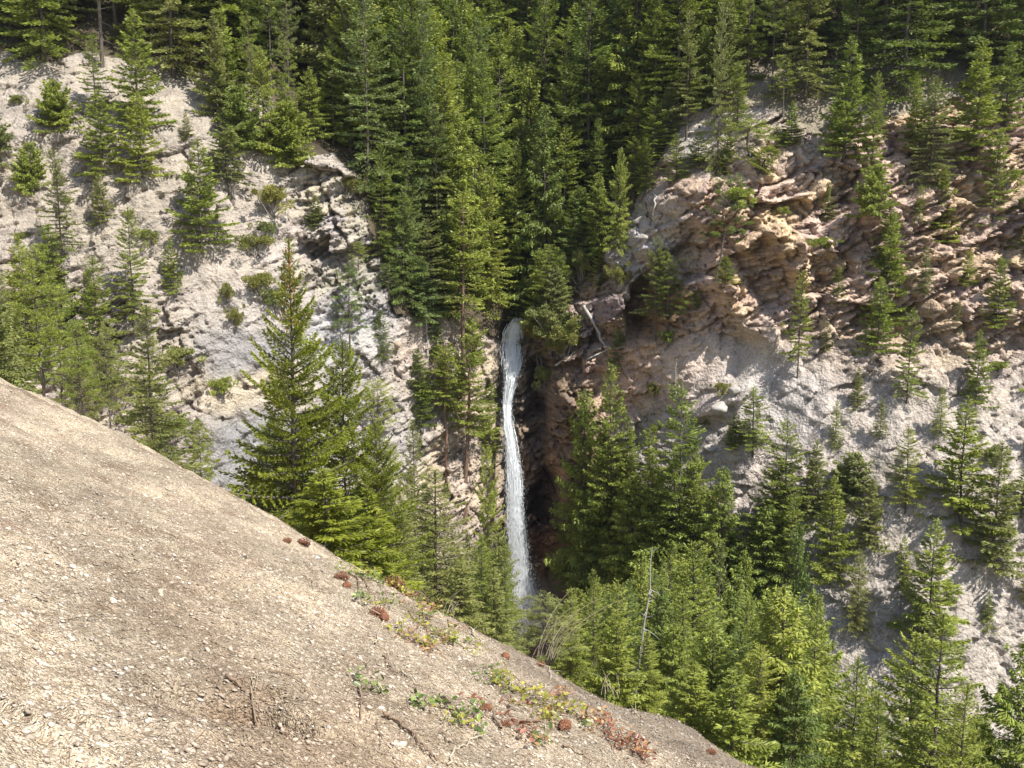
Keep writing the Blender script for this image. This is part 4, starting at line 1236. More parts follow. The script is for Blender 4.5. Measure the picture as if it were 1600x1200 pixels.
# ------------------------------------------------------------------ WATERFALL
def water_mat():
    m, nt, p = new_mat("falling_water")
    tc = N(nt, "ShaderNodeTexCoord")
    mp = N(nt, "ShaderNodeMapping"); mp.inputs["Scale"].default_value = (8.5, 2.5, .85)
    L(nt, tc.outputs["Object"], mp.inputs[0])
    n1 = N(nt, "ShaderNodeTexNoise", i_Scale=1.0, i_Detail=8.0, i_Roughness=.62, i_Distortion=.4); L(nt, mp.outputs[0], n1.inputs["Vector"])
    e = N(nt, "ShaderNodeAttribute", attribute_name="edge")
    L(nt, ramp(nt, n1.outputs["Fac"], [(.36, (.66, .72, .77)), (.43, (.88, .91, .93)), (.52, (.95, .96, .97))]), p.inputs["Base Color"])
    p.inputs["Roughness"].default_value = .45
    tr = N(nt, "ShaderNodeBsdfTranslucent"); tr.inputs[0].default_value = (.82, .87, .9, 1)
    mx = N(nt, "ShaderNodeMixShader"); mx.inputs[0].default_value = .35
    L(nt, p.outputs[0], mx.inputs[1]); L(nt, tr.outputs[0], mx.inputs[2])
    a = math_n(nt, 'SUBTRACT', math_n(nt, 'ADD', math_n(nt, 'MULTIPLY', n1.outputs["Fac"], 3.4), -.75), math_n(nt, 'MULTIPLY', e.outputs["Fac"], 1.25))
    al = ramp(nt, a, [(.0, 0.0), (.55, 1.0)])
    tp_ = N(nt, "ShaderNodeBsdfTransparent")
    m2 = N(nt, "ShaderNodeMixShader")
    L(nt, al, m2.inputs[0]); L(nt, tp_.outputs[0], m2.inputs[1]); L(nt, mx.outputs[0], m2.inputs[2])
    L(nt, m2.outputs[0], nt.nodes["Material Output"].inputs[0])
    b = N(nt, "ShaderNodeBump"); b.inputs["Strength"].default_value = .7; b.inputs["Distance"].default_value = .25
    L(nt, n1.outputs["Fac"], b.inputs["Height"]); L(nt, b.outputs[0], p.inputs["Normal"])
    return m


M_WATER = water_mat()
# centre line of the falls: image rows turned into heights on the wall of the chute
rows = np.array([492, 505, 520, 545, 570, 590, 610, 630, 660, 700, 740, 780, 820, 860, 900, 935, 965])
cxs = np.array([812, 806, 800, 799, 800, 799, 795, 792, 794, 799, 803, 804, 806, 808, 812, 818, 820])
wds = np.array([16, 28, 33, 34, 31, 24, 17, 13, 15, 19, 21, 23, 25, 30, 38, 50, 62]) * .5
NV_, NU = 260, 26
vv = np.linspace(496, 965, NV_)
cx_ = np.interp(vv, rows, cxs); hw_ = np.interp(vv, rows, wds)
pts = []
ysurf = []
for k in range(NV_):
    pts.append(hit(cx_[k], vv[k]))
ysurf = np.array([p[1] for p in pts])
# the water leaves the lip and falls free: never deeper than the nearest wall above it
ys = np.minimum.accumulate(np.convolve(np.pad(ysurf, 8, mode='edge'), np.ones(17) / 17, 'valid')) - .7
ys = np.maximum(ys, ys[40] - 2.5) - 4.4 * sstep(25, 190, np.arange(NV_))
ycen = ys
W3 = np.zeros((NV_, NU, 3)); E3 = np.zeros((NV_, NU))
uu = np.linspace(-1, 1, NU)
for k in range(NV_):
    d = ray(cx_[k], vv[k]); sc_ = ycen[k] / d[1]
    x, z = d[0] * sc_, d[2] * sc_
    hw = hw_[k] / FPX * (ycen[k] * CP + z * SP) * .84
    bul = .55 * hw * np.sqrt(np.maximum(0, 1 - uu ** 2))
    nz_r = .16 * vnoise(uu * 3.0 + 9, np.full(NU, z * .35), seed=5) + .08 * vnoise(uu * 9.0, np.full(NU, z * 1.1), seed=6)
    W3[k, :, 0] = x + hw * uu * (1 + .10 * vnoise(np.full(NU, z * .6), uu * 0 + 3, seed=7))
    W3[k, :, 1] = ycen[k] - bul - nz_r
    W3[k, :, 2] = z
    E3[k] = np.abs(uu) ** 1.8 + .45 * sstep(840, 940, vv[k]) 
i, j = np.meshgrid(np.arange(NV_ - 1), np.arange(NU - 1), indexing='ij')
b = i * NU + j
q = np.stack([b, b + NU, b + NU + 1, b + 1], -1).reshape(-1, 4)
wf = mesh_np("waterfall", W3.reshape(-1, 3), q, [M_WATER], smooth=True, vattr={'edge': E3.ravel()})
link("waterfall", wf, kind='structure', label='tall thin white waterfall dropping from the head of the dark chute to the ravine floor')
# separate strands that break up the sheet, then drops thrown off the fall
r = np.random.default_rng(77)
DROP = plain_mat("white_water", (.80, .85, .88), (.95, .97, .98), 3, rough=.4, bump=0)
ns = 420; K = 24
P_ = np.zeros((ns, K, 3)); Rr = np.zeros((ns, K))
for a_ in range(ns):
    k0 = int(np.clip(r.uniform(-.15, .9), 0, 1) * (NV_ - 1)); k1 = min(NV_ - 1, k0 + int(r.uniform(.05, .22) * NV_) + 3)
    kk = np.linspace(k0, k1, K); u0 = r.normal(0, .48); drift = r.normal(0, .12)
    ui = np.clip(u0 + drift * np.linspace(0, 1, K) + .16 * vnoise(kk * .12, kk * 0 + a_, seed=2), -1.25, 1.25)
    fi = (ui + 1) / 2 * (NU - 1)
    ki = kk.astype(int)
    cen_ = W3[ki, NU // 2]; hw2 = np.abs(W3[ki, -1, 0] - W3[ki, 0, 0]) / 2
    P_[a_] = cen_ + np.stack([ui * hw2, -.25 * hw2 * (1 - ui ** 2) - r.uniform(.05, .35) + 0 * ui, 0 * ui], -1)
    Rr[a_] = r.uniform(.008, .036) * np.sin(np.linspace(.12, 3.0, K)) ** .6
v, f = tubes(P_, Rr, 5)
v += (.03 * vnoise(v[:, 0] * 6, v[:, 2] * 2.5, seed=9))[:, None]
n = 60000
k = np.clip((r.beta(1.9, .85, n) * (NV_ - 1)).astype(int), 0, NV_ - 1)
cen = W3[k, NU // 2]
hwm = np.abs(W3[k, -1, 0] - W3[k, 0, 0]) / 2
low = sstep(.70, 1.0, k / NV_)
p = cen + np.stack([r.normal(0, .58, n) * hwm * (1 + .30 * low), -np.abs(r.normal(0, .6, n)) * hwm * (1 + low) - .1, r.normal(0, .3, n)], -1)
ln = r.uniform(.05, .30, n) * (1 - .7 * low)
ax = np.stack([r.normal(0, .05, n), r.normal(0, .05, n), -np.ones(n)], -1) * ln[:, None]
wd = np.zeros((n, 3)); an = r.uniform(0, 6.28, n); wr = r.uniform(.004, .012, n)
wd[:, 0] = np.cos(an) * wr; wd[:, 1] = np.sin(an) * wr
sp_ = r.integers(0, n, 9000); ft = W3[-1, NU // 2]
p[sp_] = ft + np.stack([r.normal(0, 1.0, 9000), r.normal(-.8, .8, 9000), np.abs(r.normal(0, .9, 9000)) - .3], -1)
v1, f1 = quads_from(p, ax, wd)
v2, f2 = quads_from(p, ax, np.cross(wd, [0, 0, 1.0]))
vj, fj = join([(v, f), (v1, f1), (v2, f2)])
link("water_spray", mesh_np("water_spray", vj, fj, [DROP]), kind='stuff', label='white strands and drops of spray thrown off the waterfall')


# mist at the foot of the falls: one small closed body of droplets
def mist(loc, sx, sy, sz, dens):
    bm_v = []
    nu, nv2 = 20, 12
    for a in range(nv2 + 1):
        th = math.pi * a / nv2
        for c in range(nu):
            ph = 2 * math.pi * c / nu
            bm_v.append((sx * math.sin(th) * math.cos(ph), sy * math.sin(th) * math.sin(ph), sz * math.cos(th)))
    fs = []
    for a in range(nv2):
        for c in range(nu):
            fs.append((a * nu + c, (a + 1) * nu + c, (a + 1) * nu + (c + 1) % nu, a * nu + (c + 1) % nu))
    m = bpy.data.materials.new("waterfall_mist"); m.use_nodes = True; nt = m.node_tree
    nt.nodes.remove(nt.nodes["Principled BSDF"])
    pv = N(nt, "ShaderNodeVolumePrincipled"); pv.inputs["Color"].default_value = (.92, .96, 1, 1)
    tc = N(nt, "ShaderNodeTexCoord")
    ln_ = N(nt, "ShaderNodeVectorMath", operation='LENGTH')
    mp = N(nt, "ShaderNodeMapping"); mp.inputs["Scale"].default_value = (1 / sx, 1 / sy, 1 / sz)
    L(nt, tc.outputs["Object"], mp.inputs[0]); L(nt, mp.outputs[0], ln_.inputs[0])
    nz = N(nt, "ShaderNodeTexNoise", i_Scale=.9, i_Detail=5.0); L(nt, tc.outputs["Object"], nz.inputs["Vector"])
    fall = ramp(nt, ln_.outputs["Value"], [(0, 1.0), (.95, 0.0)])
    nn = ramp(nt, nz.outputs["Fac"], [(.38, .0), (.65, 1.0)])
    L(nt, math_n(nt, 'MULTIPLY', math_n(nt, 'MULTIPLY', fall, nn), dens), pv.inputs["Density"])
    L(nt, pv.outputs[0], nt.nodes["Material Output"].inputs[1])
    m.cycles.volume_sampling = 'DISTANCE'
    me = mesh_np("mist", np.array(bm_v), np.array(fs), [m], smooth=True)
    link("mist", me, loc=loc, kind='stuff', label='white mist rising at the foot of the waterfall')


foot = W3[-12, NU // 2]
mist((foot[0] + .3, foot[1] - 1.2, foot[2] + 1.2), 2.6, 1.7, 2.8, .22)

# white rapids below the falls, seen through the trees
def rapids():
    pt = [hit(808 + 10 * math.sin(a), 955 + 5 * a) for a in np.linspace(0, 8, 10)]
    pth = np.array(pt); pth[:, 1] -= .5; pth[:, 2] += .2
    v, f = tubes(pth[None], np.full((1, 10), .8), 10)
    v += .15 * vnoise(v[:, 0] * 3, v[:, 2] * 3, seed=3)[:, None]
    link("rapids", mesh_np("rapids", v, f, [M_WATER], smooth=True, vattr={'edge': np.zeros(len(v))}), kind='structure')


rapids()

# ------------------------------------------------------------------ BOULDERS
def rock_mesh(name, seed, mat, flat=.7, sub=3, rough=.22):
    import bmesh
    bm = bmesh.new(); bmesh.ops.create_icosphere(bm, subdivisions=sub, radius=1.0)
    v = np.array([x.co for x in bm.verts])
    r = np.random.default_rng(seed)
    for _ in range(9):       # chip flat faces
        nrm = norm(r.normal(size=3)); dd = r.uniform(.45, .8)
        s = v @ nrm
        v = v - np.maximum(s - dd, 0)[:, None] * nrm
    v += norm(v) * (rough * fbm(v[:, 0] * 2.2 + seed, v[:, 1] * 2.2, v[:, 2] * 2.2, oct=4, seed=seed))[:, None]
    v[:, 2] *= flat
    fs = np.array([[x.index for x in f.verts] for f in bm.faces]); bm.free()
    return mesh_np(name, v, fs, [mat])


M_RED = plain_mat("rusty_rock", (.20, .10, .06), (.42, .25, .17), 1.2, bump=.8)
M_PALE = plain_mat("pale_rock", (.27, .245, .22), (.44, .41, .37), 1.0, bump=.8)
M_TAN = plain_mat("tan_rock", (.30, .23, .17), (.50, .40, .31), 1.0, bump=.8)
M_GREY = plain_mat("grey_lichen_rock", (.07, .065, .058), (.20, .185, .165), 3.0, bump=.9)
RK = {}
for nm, mt in (('red', M_RED), ('pale', M_PALE), ('tan', M_TAN), ('grey', M_GREY)):
    for k in range(3):
        RK[nm, k] = rock_mesh('boulder_' + nm, 500 + k, mt)


def boulder(px, py, wpx, kind, label, group=None, near=False, emb=.3):
    p = hit_near(px, py, near_z) if near else hit(px, py)
    f = p[1] * CP + p[2] * SP
    s = wpx / FPX * f / 2
    o = link('boulder', RK[kind, int(RNG.integers(0, 3))], loc=(p[0], p[1] - (.2 * s if not near else 0), p[2] + emb * s * .2), rot=(RNG.uniform(-.4, .4), RNG.uniform(-.4, .4), RNG.uniform(0, 6)),
             scale=(s, s * RNG.uniform(.7, 1.1), s * RNG.uniform(.7, 1.1)), label=label, category='boulder', group=group)
    return o


nb_ = 0
for k in range(28):
    px = 838 + RNG.normal(0, 15); py = 800 + 95 * RNG.uniform() ** .9
    boulder(px + (py - 840) * .12, py, RNG.uniform(5, 15), 'red' if RNG.uniform() < .75 else 'tan', 'broken rusty rock in the rubble heap right of the waterfall foot',
            'rusty rocks heaped beside the waterfall foot')
BL = [(1122, 636, 34, 'pale', 'big pale block overhanging a dark gap on the right scree'), (1146, 612, 26, 'pale', 'pale block with a shrub on top on the right scree'),
      (1110, 702, 28, 'pale', 'rounded pale boulder below the small open fir on the right scree'), (1150, 668, 22, 'pale', 'pale boulder beside the low spreading fir'),
      (621, 538, 20, 'tan', 'pinkish boulder above the pale bare dead tree on the left'), (635, 572, 16, 'pale', 'white boulder below the pinkish one on the left scree'),
      (497, 532, 24, 'pale', 'white boulder seen through the limbs of the big near fir'), (541, 556, 14, 'pale', 'small white stone block right of the big near fir'),
      (1130, 790, 22, 'pale', 'grey white boulder beside the yellow shrub on the lower right scree'), (1170, 840, 20, 'pale', 'pale boulder left of the leaning trunk on the right scree'),
           (1205, 900, 24, 'pale', 'pale boulder right of the leaning trunk near the right border'), (1000, 345, 26, 'pale', 'grey block at the upper left edge of the right cliff')]
for px, py, w, kd, lb in BL:
    boulder(px, py, w, kd, lb)

# ------------------------------------------------------------------ FALLEN LOGS AND ROOTS
def log_between(a, b, rpx, mat, label, off=.25, name='fallen_log', cat='log', near=False, bend=.0, twigs=0):
    pa = hit_near(a[0], a[1], near_z) if near else hit(*a)
    pb = hit_near(b[0], b[1], near_z) if near else hit(*b)
    f = pa[1]
    r0 = rpx / FPX * f / 2
    K = 9; s = np.linspace(0, 1, K)
    P = pa + (pb - pa) * s[:, None]
    if near:
        P[:, 2] = near_z(P[:, 0], P[:, 1]) + r0 * .8
    else:
        P[:, 1] -= off
        P[:, 1] = np.minimum(P[:, 1], farY(P[:, 0], P[:, 2]) - r0)
    P = P + RNG.normal(0, r0 * .5 + bend, (K, 3)) * np.sin(s * np.pi)[:, None]
    base = P[0].copy()
    parts = [tubes((P - base)[None], (r0 * (1 - .6 * s))[None], 8)]
    for k in range(twigs):
        t = RNG.uniform(.2, .9); o = (P - base)[int(t * (K - 1))]
        d = RNG.normal(size=3) * np.array([1, .3, 1]); ln2 = RNG.uniform(.1, .3) * np.linalg.norm(pb - pa)
        pp = o + norm(d) * (ln2 * np.linspace(0, 1, 4))[:, None]
        parts.append(tubes(pp[None], (r0 * .3 * np.linspace(1, .2, 4))[None], 5))
    v, f_ = join(parts)
    return link(name, mesh_np(name, v, f_, [mat], smooth=True), loc=tuple(base), label=label, category=cat)


log_between((912, 478), (948, 546), 6, DEADWOOD, 'fallen white log lying steeply on the brown rubble right of the falls', twigs=3)
log_between((868, 570), (899, 549), 4, DEADWOOD, 'short pale log below the yellow shrubs beside the falls', twigs=2)
log_between((966, 568), (980, 592), 3, BARK, 'thin dark branch lying on the peach coloured scree')
log_between((410, 705), (392, 688), 3.5, DEADWOOD, 'pale stick on the grey scree left of the big near fir')
log_between((1088, 838), (1120, 800), 3, DEADWOOD, 'bleached branch on the scree beside the yellow shrub')
log_between((1205, 508), (1240, 494), 3, BARK, 'dark fallen branch at the right border below the layered cliff')
log_between((918, 560), (960, 540), 3, DEADWOOD, 'thin white branch near the foot of the fallen white log', twigs=2)
log_between((540, 293), (527, 272), 3, DEADWOOD, 'bleached root at the top edge of the pale left cliff', twigs=3, name='exposed_root', cat='root')
log_between((1020, 300), (1024, 345), 3.5, DEADWOOD, 'twisted bleached root hanging down the brow of the right cliff', bend=.25, twigs=4, name='exposed_root', cat='root')
log_between((1008, 318), (1016, 352), 3, BARK, 'dark hanging root beside the twisted bleached root', bend=.2, twigs=3, name='exposed_root', cat='root')
# ------------------------------------------------------------------ FOREGROUND SLOPE: gravel, litter, cones, plants
def ico():
    import bmesh
    bm = bmesh.new(); bmesh.ops.create_icosphere(bm, subdivisions=1, radius=1.0)
    v = np.array([x.co for x in bm.verts]); f = np.array([[x.index for x in y.verts] for y in bm.faces]); bm.free()
    return v, f


IV, IF = ico()
r = np.random.default_rng(5)


def fore_points(n, r, x0=-8.5, x1=5.5, y0=1.6, y1=13.5):
    out = []
    while sum(len(o) for o in out) < n:
        x = r.uniform(x0, x1, n * 3); y = r.uniform(y0, y1, n * 3)
        z = near_base(x, y)
        px, py = project(x, y, z)
        dist = np.hypot(x, y)
        d = (x - P1[0]) * CN[0] + (y - P1[1]) * CN[1]
        ok = (px > -60) & (px < 1400) & (py < 1290) & (d < 1.6) & (r.uniform(size=len(x)) < np.clip((5.0 / dist) ** 1.4, .12, 1))
        out.append(np.stack([x[ok], y[ok]], -1))
    return np.concatenate(out)[:n]


def pebble_mat():
    m, nt, p = new_mat("pebbles")
    at = N(nt, "ShaderNodeAttribute", attribute_name="v")
    tn = N(nt, "ShaderNodeAttribute", attribute_name="Col")
    L(nt, mixc(nt, 1.0, ramp(nt, at.outputs["Fac"], [(0, (.22, .18, .14)), (.3, (.39, .33, .265)), (.7, (.53, .46, .375)), (.95, (.57, .51, .42)), (1, (.60, .55, .48))]), tn.outputs["Color"], 'MULTIPLY'), p.inputs["Base Color"])
    p.inputs["Roughness"].default_value = .9; p.inputs["Specular IOR Level"].default_value = .2
    return m


def pebbles(name, n, s0, s1, seed, label):
    r = np.random.default_rng(seed)
    P = fore_points(n, r)
    s = s0 * (s1 / s0) ** (r.uniform(0, 1, n) ** 2.2)
    sc3 = np.stack([s * r.uniform(.8, 1.5, n), s * r.uniform(.6, 1.1, n), s * r.uniform(.3, .75, n)], -1)
    a = r.uniform(0, 6.28, n)
    t = r.uniform(-.45, .45, n)
    J = 1 + .22 * r.normal(size=(n, len(IV)))
    v = IV[None] * J[..., None] * sc3[:, None]
    vx = v[..., 0] * np.cos(t)[:, None] - v[..., 2] * np.sin(t)[:, None]; vz = v[..., 0] * np.sin(t)[:, None] + v[..., 2] * np.cos(t)[:, None]
    x = vx * np.cos(a)[:, None] - v[..., 1] * np.sin(a)[:, None]; y = vx * np.sin(a)[:, None] + v[..., 1] * np.cos(a)[:, None]
    z0 = near_z(P[:, 0], P[:, 1])
    X = x + P[:, :1]; Y = y + P[:, 1:]
    Z = vz - .39 * x - .256 * y + (z0 + .25 * sc3[:, 2])[:, None]
    V_ = np.stack([X, Y, Z], -1).reshape(-1, 3)
    F_ = (IF[None] + (np.arange(n) * len(IV))[:, None, None]).reshape(-1, 3)
    me = mesh_np(name, V_, F_, [PEB], fattr={'v': np.repeat(r.uniform(0, 1, n), len(IF))}, vcol=np.repeat(soil_tint(P[:, 0], P[:, 1]), len(IV), axis=0))
    link(name, me, kind='stuff', label=label)


PEB = pebble_mat()
pebbles('gravel', 60000, .0028, .015, 9, 'pale sharp gravel covering the foreground slope')

pebbles('clods', 1500, .010, .022, 19, 'lumps of dried soil and larger chips on the foreground slope')


# dry needle and twig litter
def litter(name, n, l0, l1, w, mats, seed, label, lift=.004):
    r = np.random.default_rng(seed)
    P = fore_points(n, r)
    a = r.uniform(0, 6.28, n); ln2 = r.uniform(l0, l1, n)
    # most litter lies roughly along the fall line
    a = np.where(r.uniform(size=n) < .5, math.atan2(-.256, -.39) + r.normal(0, .6, n), a)
    dx, dy = np.cos(a) * ln2, np.sin(a) * ln2
    s = np.array([0, .5, 1])
    X = P[:, :1] + dx[:, None] * s; Y = P[:, 1:] + dy[:, None] * s
    Z = near_z(X, Y) + lift + r.uniform(0, .010, (n, 1)) + np.array([0, .006, 0])
    pth = np.stack([X, Y, Z], -1)
    v, f = tubes(pth, (w * r.uniform(.6, 1.5, n))[:, None] * np.array([1, .9, .5]), 3)
    link(name, mesh_np(name, v, f, mats), kind='stuff', label=label)


M_LIT = plain_mat("dry_needle_litter", (.16, .11, .07), (.42, .33, .23), 30, bump=0)
litter('needle_litter', 26000, .015, .07, .0012, [M_LIT], 12, 'dry brown needles and twig bits strewn over the gravel')

M_CONE = plain_mat("pine_cone_scales", (.10, .035, .018), (.30, .13, .06), 60, bump=.2)
M_CORE = plain_mat("pine_cone_core", (.07, .03, .018), (.12, .05, .03), 40, bump=.2)
M_STEM = plain_mat("runner_stem", (.13, .085, .055), (.30, .22, .15), 25, bump=.2, stretch=(6, 6, 1))
M_DRY = plain_mat("dry_pale_stem", (.34, .28, .19), (.56, .48, .35), 25, bump=.1)


def cone_mesh(seed):
    r = np.random.default_rng(seed)
    n = 64
    t = (np.arange(n) + .5) / n
    a = np.arange(n) * 2.39996
    R = .022 * np.sin(np.pi * np.clip(t * .93 + .05, 0, 1)) ** .7 + .004
    X = (t - .5) * .085
    o = np.stack([X, R * .45 * np.cos(a), R * .45 * np.sin(a)], -1)
    tip = np.stack([X + .004 + .006 * r.uniform(size=n), R * 1.45 * np.cos(a), R * 1.45 * np.sin(a)], -1)
    ax = tip - o
    wd = norm(np.cross(ax, np.array([1.0, 0, 0]))) * .0060
    m = o + ax * .7
    th = np.array([.0016, 0, 0])
    v = np.stack([o, m + wd, tip + th, m - wd, o + th * 1.5, m + wd * .9 + th * 2, tip + th * 2.2, m - wd * .9 + th * 2], 1).reshape(-1, 3)
    b = np.arange(n)[:, None] * 8
    f = np.concatenate([b + np.array(q_) for q_ in ([0, 1, 2, 3], [7, 6, 5, 4], [1, 5, 6, 2], [2, 6, 7, 3])])
    scales = mesh_np("cone_scales", v, f, [M_CONE])
    cp = np.stack([np.linspace(-.045, .04, 9), np.zeros(9), np.zeros(9)], -1)
    cr = .012 * np.sin(np.linspace(.25, 2.9, 9)) + .001
    core = mesh_np("cone_core", *tubes(cp[None], cr[None], 8), [M_CORE], smooth=True)
    return scales, core


CONES = [cone_mesh(1), cone_mesh(2)]


def pine_cone(px, py, wpx, rz, label):
    p = hit_near(px, py, near_z)
    f = p[1] * CP + p[2] * SP
    s = wpx / FPX * f / .085
    root = bpy.data.objects.new('pine_cone', None); root.empty_display_size = .05
    C.objects.link(root)
    root.location = (p[0], p[1], float(near_z(p[0], p[1])) + .016 * s); root.scale = (s, s, s)
    root.rotation_euler = (RNG.uniform(0, 6), .15, rz)
    root['label'] = label; root['category'] = 'pine cone'; root['group'] = 'pine cones lying on the foreground slope'
    sm, cm = CONES[int(RNG.integers(0, 2))]
    link('scales', sm, root); link('core', cm, root)


for row in [(448, 848, 14, .6, 'small pine cone near the crest at the far left of the row'), (474, 852, 20, .1, 'reddish pine cone near the crest right of the smallest left one'),
            (533, 905, 22, .3, 'pale brown pine cone left of the green creeping plant at the crest'), (541, 919, 17, 1.2, 'dark pine cone just below the pale brown one'),
            (613, 902, 34, .1, 'long orange brown pine cone on the crest beside yellow leaves'), (588, 962, 26, .5, 'dark red pine cone left of a crossing twig'),
            (600, 970, 20, 1.4, 'dark red pine cone touching the one on its left above a pale twig'), (789, 1030, 18, 1.3, 'pine cone right of the middle among yellow leaves'),
            (844, 1041, 14, .3, 'small dark pine cone at the crest below the falls'), (881, 1141, 26, 1.0, 'loose scaled orange cone among the twigs at the lower right'),
            (757, 1112, 22, .7, 'pale orange cone beside the small green sprouts'), (1110, 1178, 16, .2, 'dark red pine cone on the far side of the crest at lower right'),
            (788, 1136, 18, .4, 'reddish cone next to the forked twig in the lower middle'), (640, 930, 14, 1.0, 'blackish pine cone under the runner at the crest')]:
    pine_cone(*row)


def leaf_mat(name, c1, c2, transl=.35):
    m, nt, p = new_mat(name)
    at = N(nt, "ShaderNodeAttribute", attribute_name="v")
    c = mixc(nt, at.outputs["Fac"], c1, c2)
    L(nt, c, p.inputs["Base Color"]); p.inputs["Roughness"].default_value = .4
    tr = N(nt, "ShaderNodeBsdfTranslucent"); L(nt, c, tr.inputs[0])
    mx = N(nt, "ShaderNodeMixShader"); mx.inputs[0].default_value = transl
    L(nt, p.outputs[0], mx.inputs[1]); L(nt, tr.outputs[0], mx.inputs[2]); L(nt, mx.outputs[0], nt.nodes["Material Output"].inputs[0])
    return m


LEAF = {'green': leaf_mat("green_leaf", (.08, .14, .03), (.30, .38, .10)), 'yellow': leaf_mat("yellow_leaf", (.20, .22, .03), (.52, .46, .08)),
        'orange': leaf_mat("orange_leaf", (.28, .15, .06), (.55, .36, .18)), 'red': leaf_mat("red_leaf", (.20, .07, .04), (.42, .19, .12))}


def leaves_at(o, n, spread, size, r, up=.5):
    """cupped oval leaves with a folded midrib around a point"""
    c = o + np.stack([r.normal(0, spread, n), r.normal(0, spread, n), r.uniform(.01, up * spread * 1.6 + .01, n)], -1)
    d = norm(r.normal(size=(n, 3)) * np.array([1, 1, .45]) + np.array([0, 0, .2]))
    ln2 = size * r.uniform(.6, 1.3, n)[:, None]
    sd_ = norm(np.cross(d, np.array([0, 0, 1.0]) + r.normal(0, .5, (n, 3)))) * ln2 * .27
    up_ = np.cross(sd_, d); up_ = norm(up_) * ln2 * .09
    P0 = c; P3 = c + d * ln2
    a1 = c + d * ln2 * .3; a2 = c + d * ln2 * .72
    v = np.stack([P0, a1 + sd_ * .9 + up_, a2 + sd_ + up_, P3, a2 - sd_ + up_, a1 - sd_ * .9 + up_, c + d * ln2 * .5], 1).reshape(-1, 3)
    b = np.arange(n)[:, None] * 7
    f = np.concatenate([b + np.array(t) for t in ([0, 1, 6], [1, 2, 6], [2, 3, 6], [3, 4, 6], [4, 5, 6], [5, 0, 6])])
    val = np.tile(r.uniform(0, 1, n), 6)
    return v, f, val


def ground_plant(px, py, rpx, kinds, nleaf, label, size=.036, name='creeping_plant', cat='plant', runner=None):
    p = hit_near(px, py, near_z)
    r = np.random.default_rng(int(px * 7 + py))
    f = p[1] * CP + p[2] * SP
    sp = rpx / FPX * f * .78
    nleaf = int(nleaf * 1.5)
    root = bpy.data.objects.new(name, None); root.empty_display_size = .05
    C.objects.link(root); root.location = tuple(p)
    root['label'] = label; root['category'] = cat; root['group'] = 'low plants creeping on the foreground slope'
    K = 6; ns = max(3, nleaf // 6)
    s = np.linspace(0, 1, K)
    ends = np.stack([r.normal(0, sp, ns), r.normal(0, sp, ns), np.zeros(ns)], -1)
    ends[:, 2] = near_z(p[0] + ends[:, 0], p[1] + ends[:, 1]) - p[2] + r.uniform(.005, .05, ns)
    pth = ends[:, None] * s[None, :, None] + r.normal(0, sp * .05, (ns, K, 3)) * np.sin(s * np.pi)[None, :, None]
    pth[..., 2] = np.maximum(pth[..., 2], near_z(p[0] + pth[..., 0], p[1] + pth[..., 1]) - p[2] + .004)
    link('stem', mesh_np('stem', *tubes(pth, (.0032 * (1 - .6 * s))[None].repeat(ns, 0), 4), [M_STEM], smooth=True), root)
    m = max(3, int(round(nleaf / ns)))
    for ei, e in enumerate(ends):
        v, f_, val = leaves_at(e, m, min(.035, sp * .45 + .012), size, r)
        # leaf stalks tie every leaf to its stem
        lb = v.reshape(-1, 7, 3)[:, 0]
        tv_, tq_ = tubes(np.stack([np.broadcast_to(e, lb.shape), lb], 1), np.full((len(lb), 2), .0012), 3)
        vj_, fj_ = join([(v, f_), (tv_, tq_)])
        link('leaf_cluster', mesh_np('leaves', vj_, fj_, [LEAF[kinds[ei % len(kinds)]]], fattr={'v': np.concatenate([val, np.full(len(tq_), .3)])}), root)


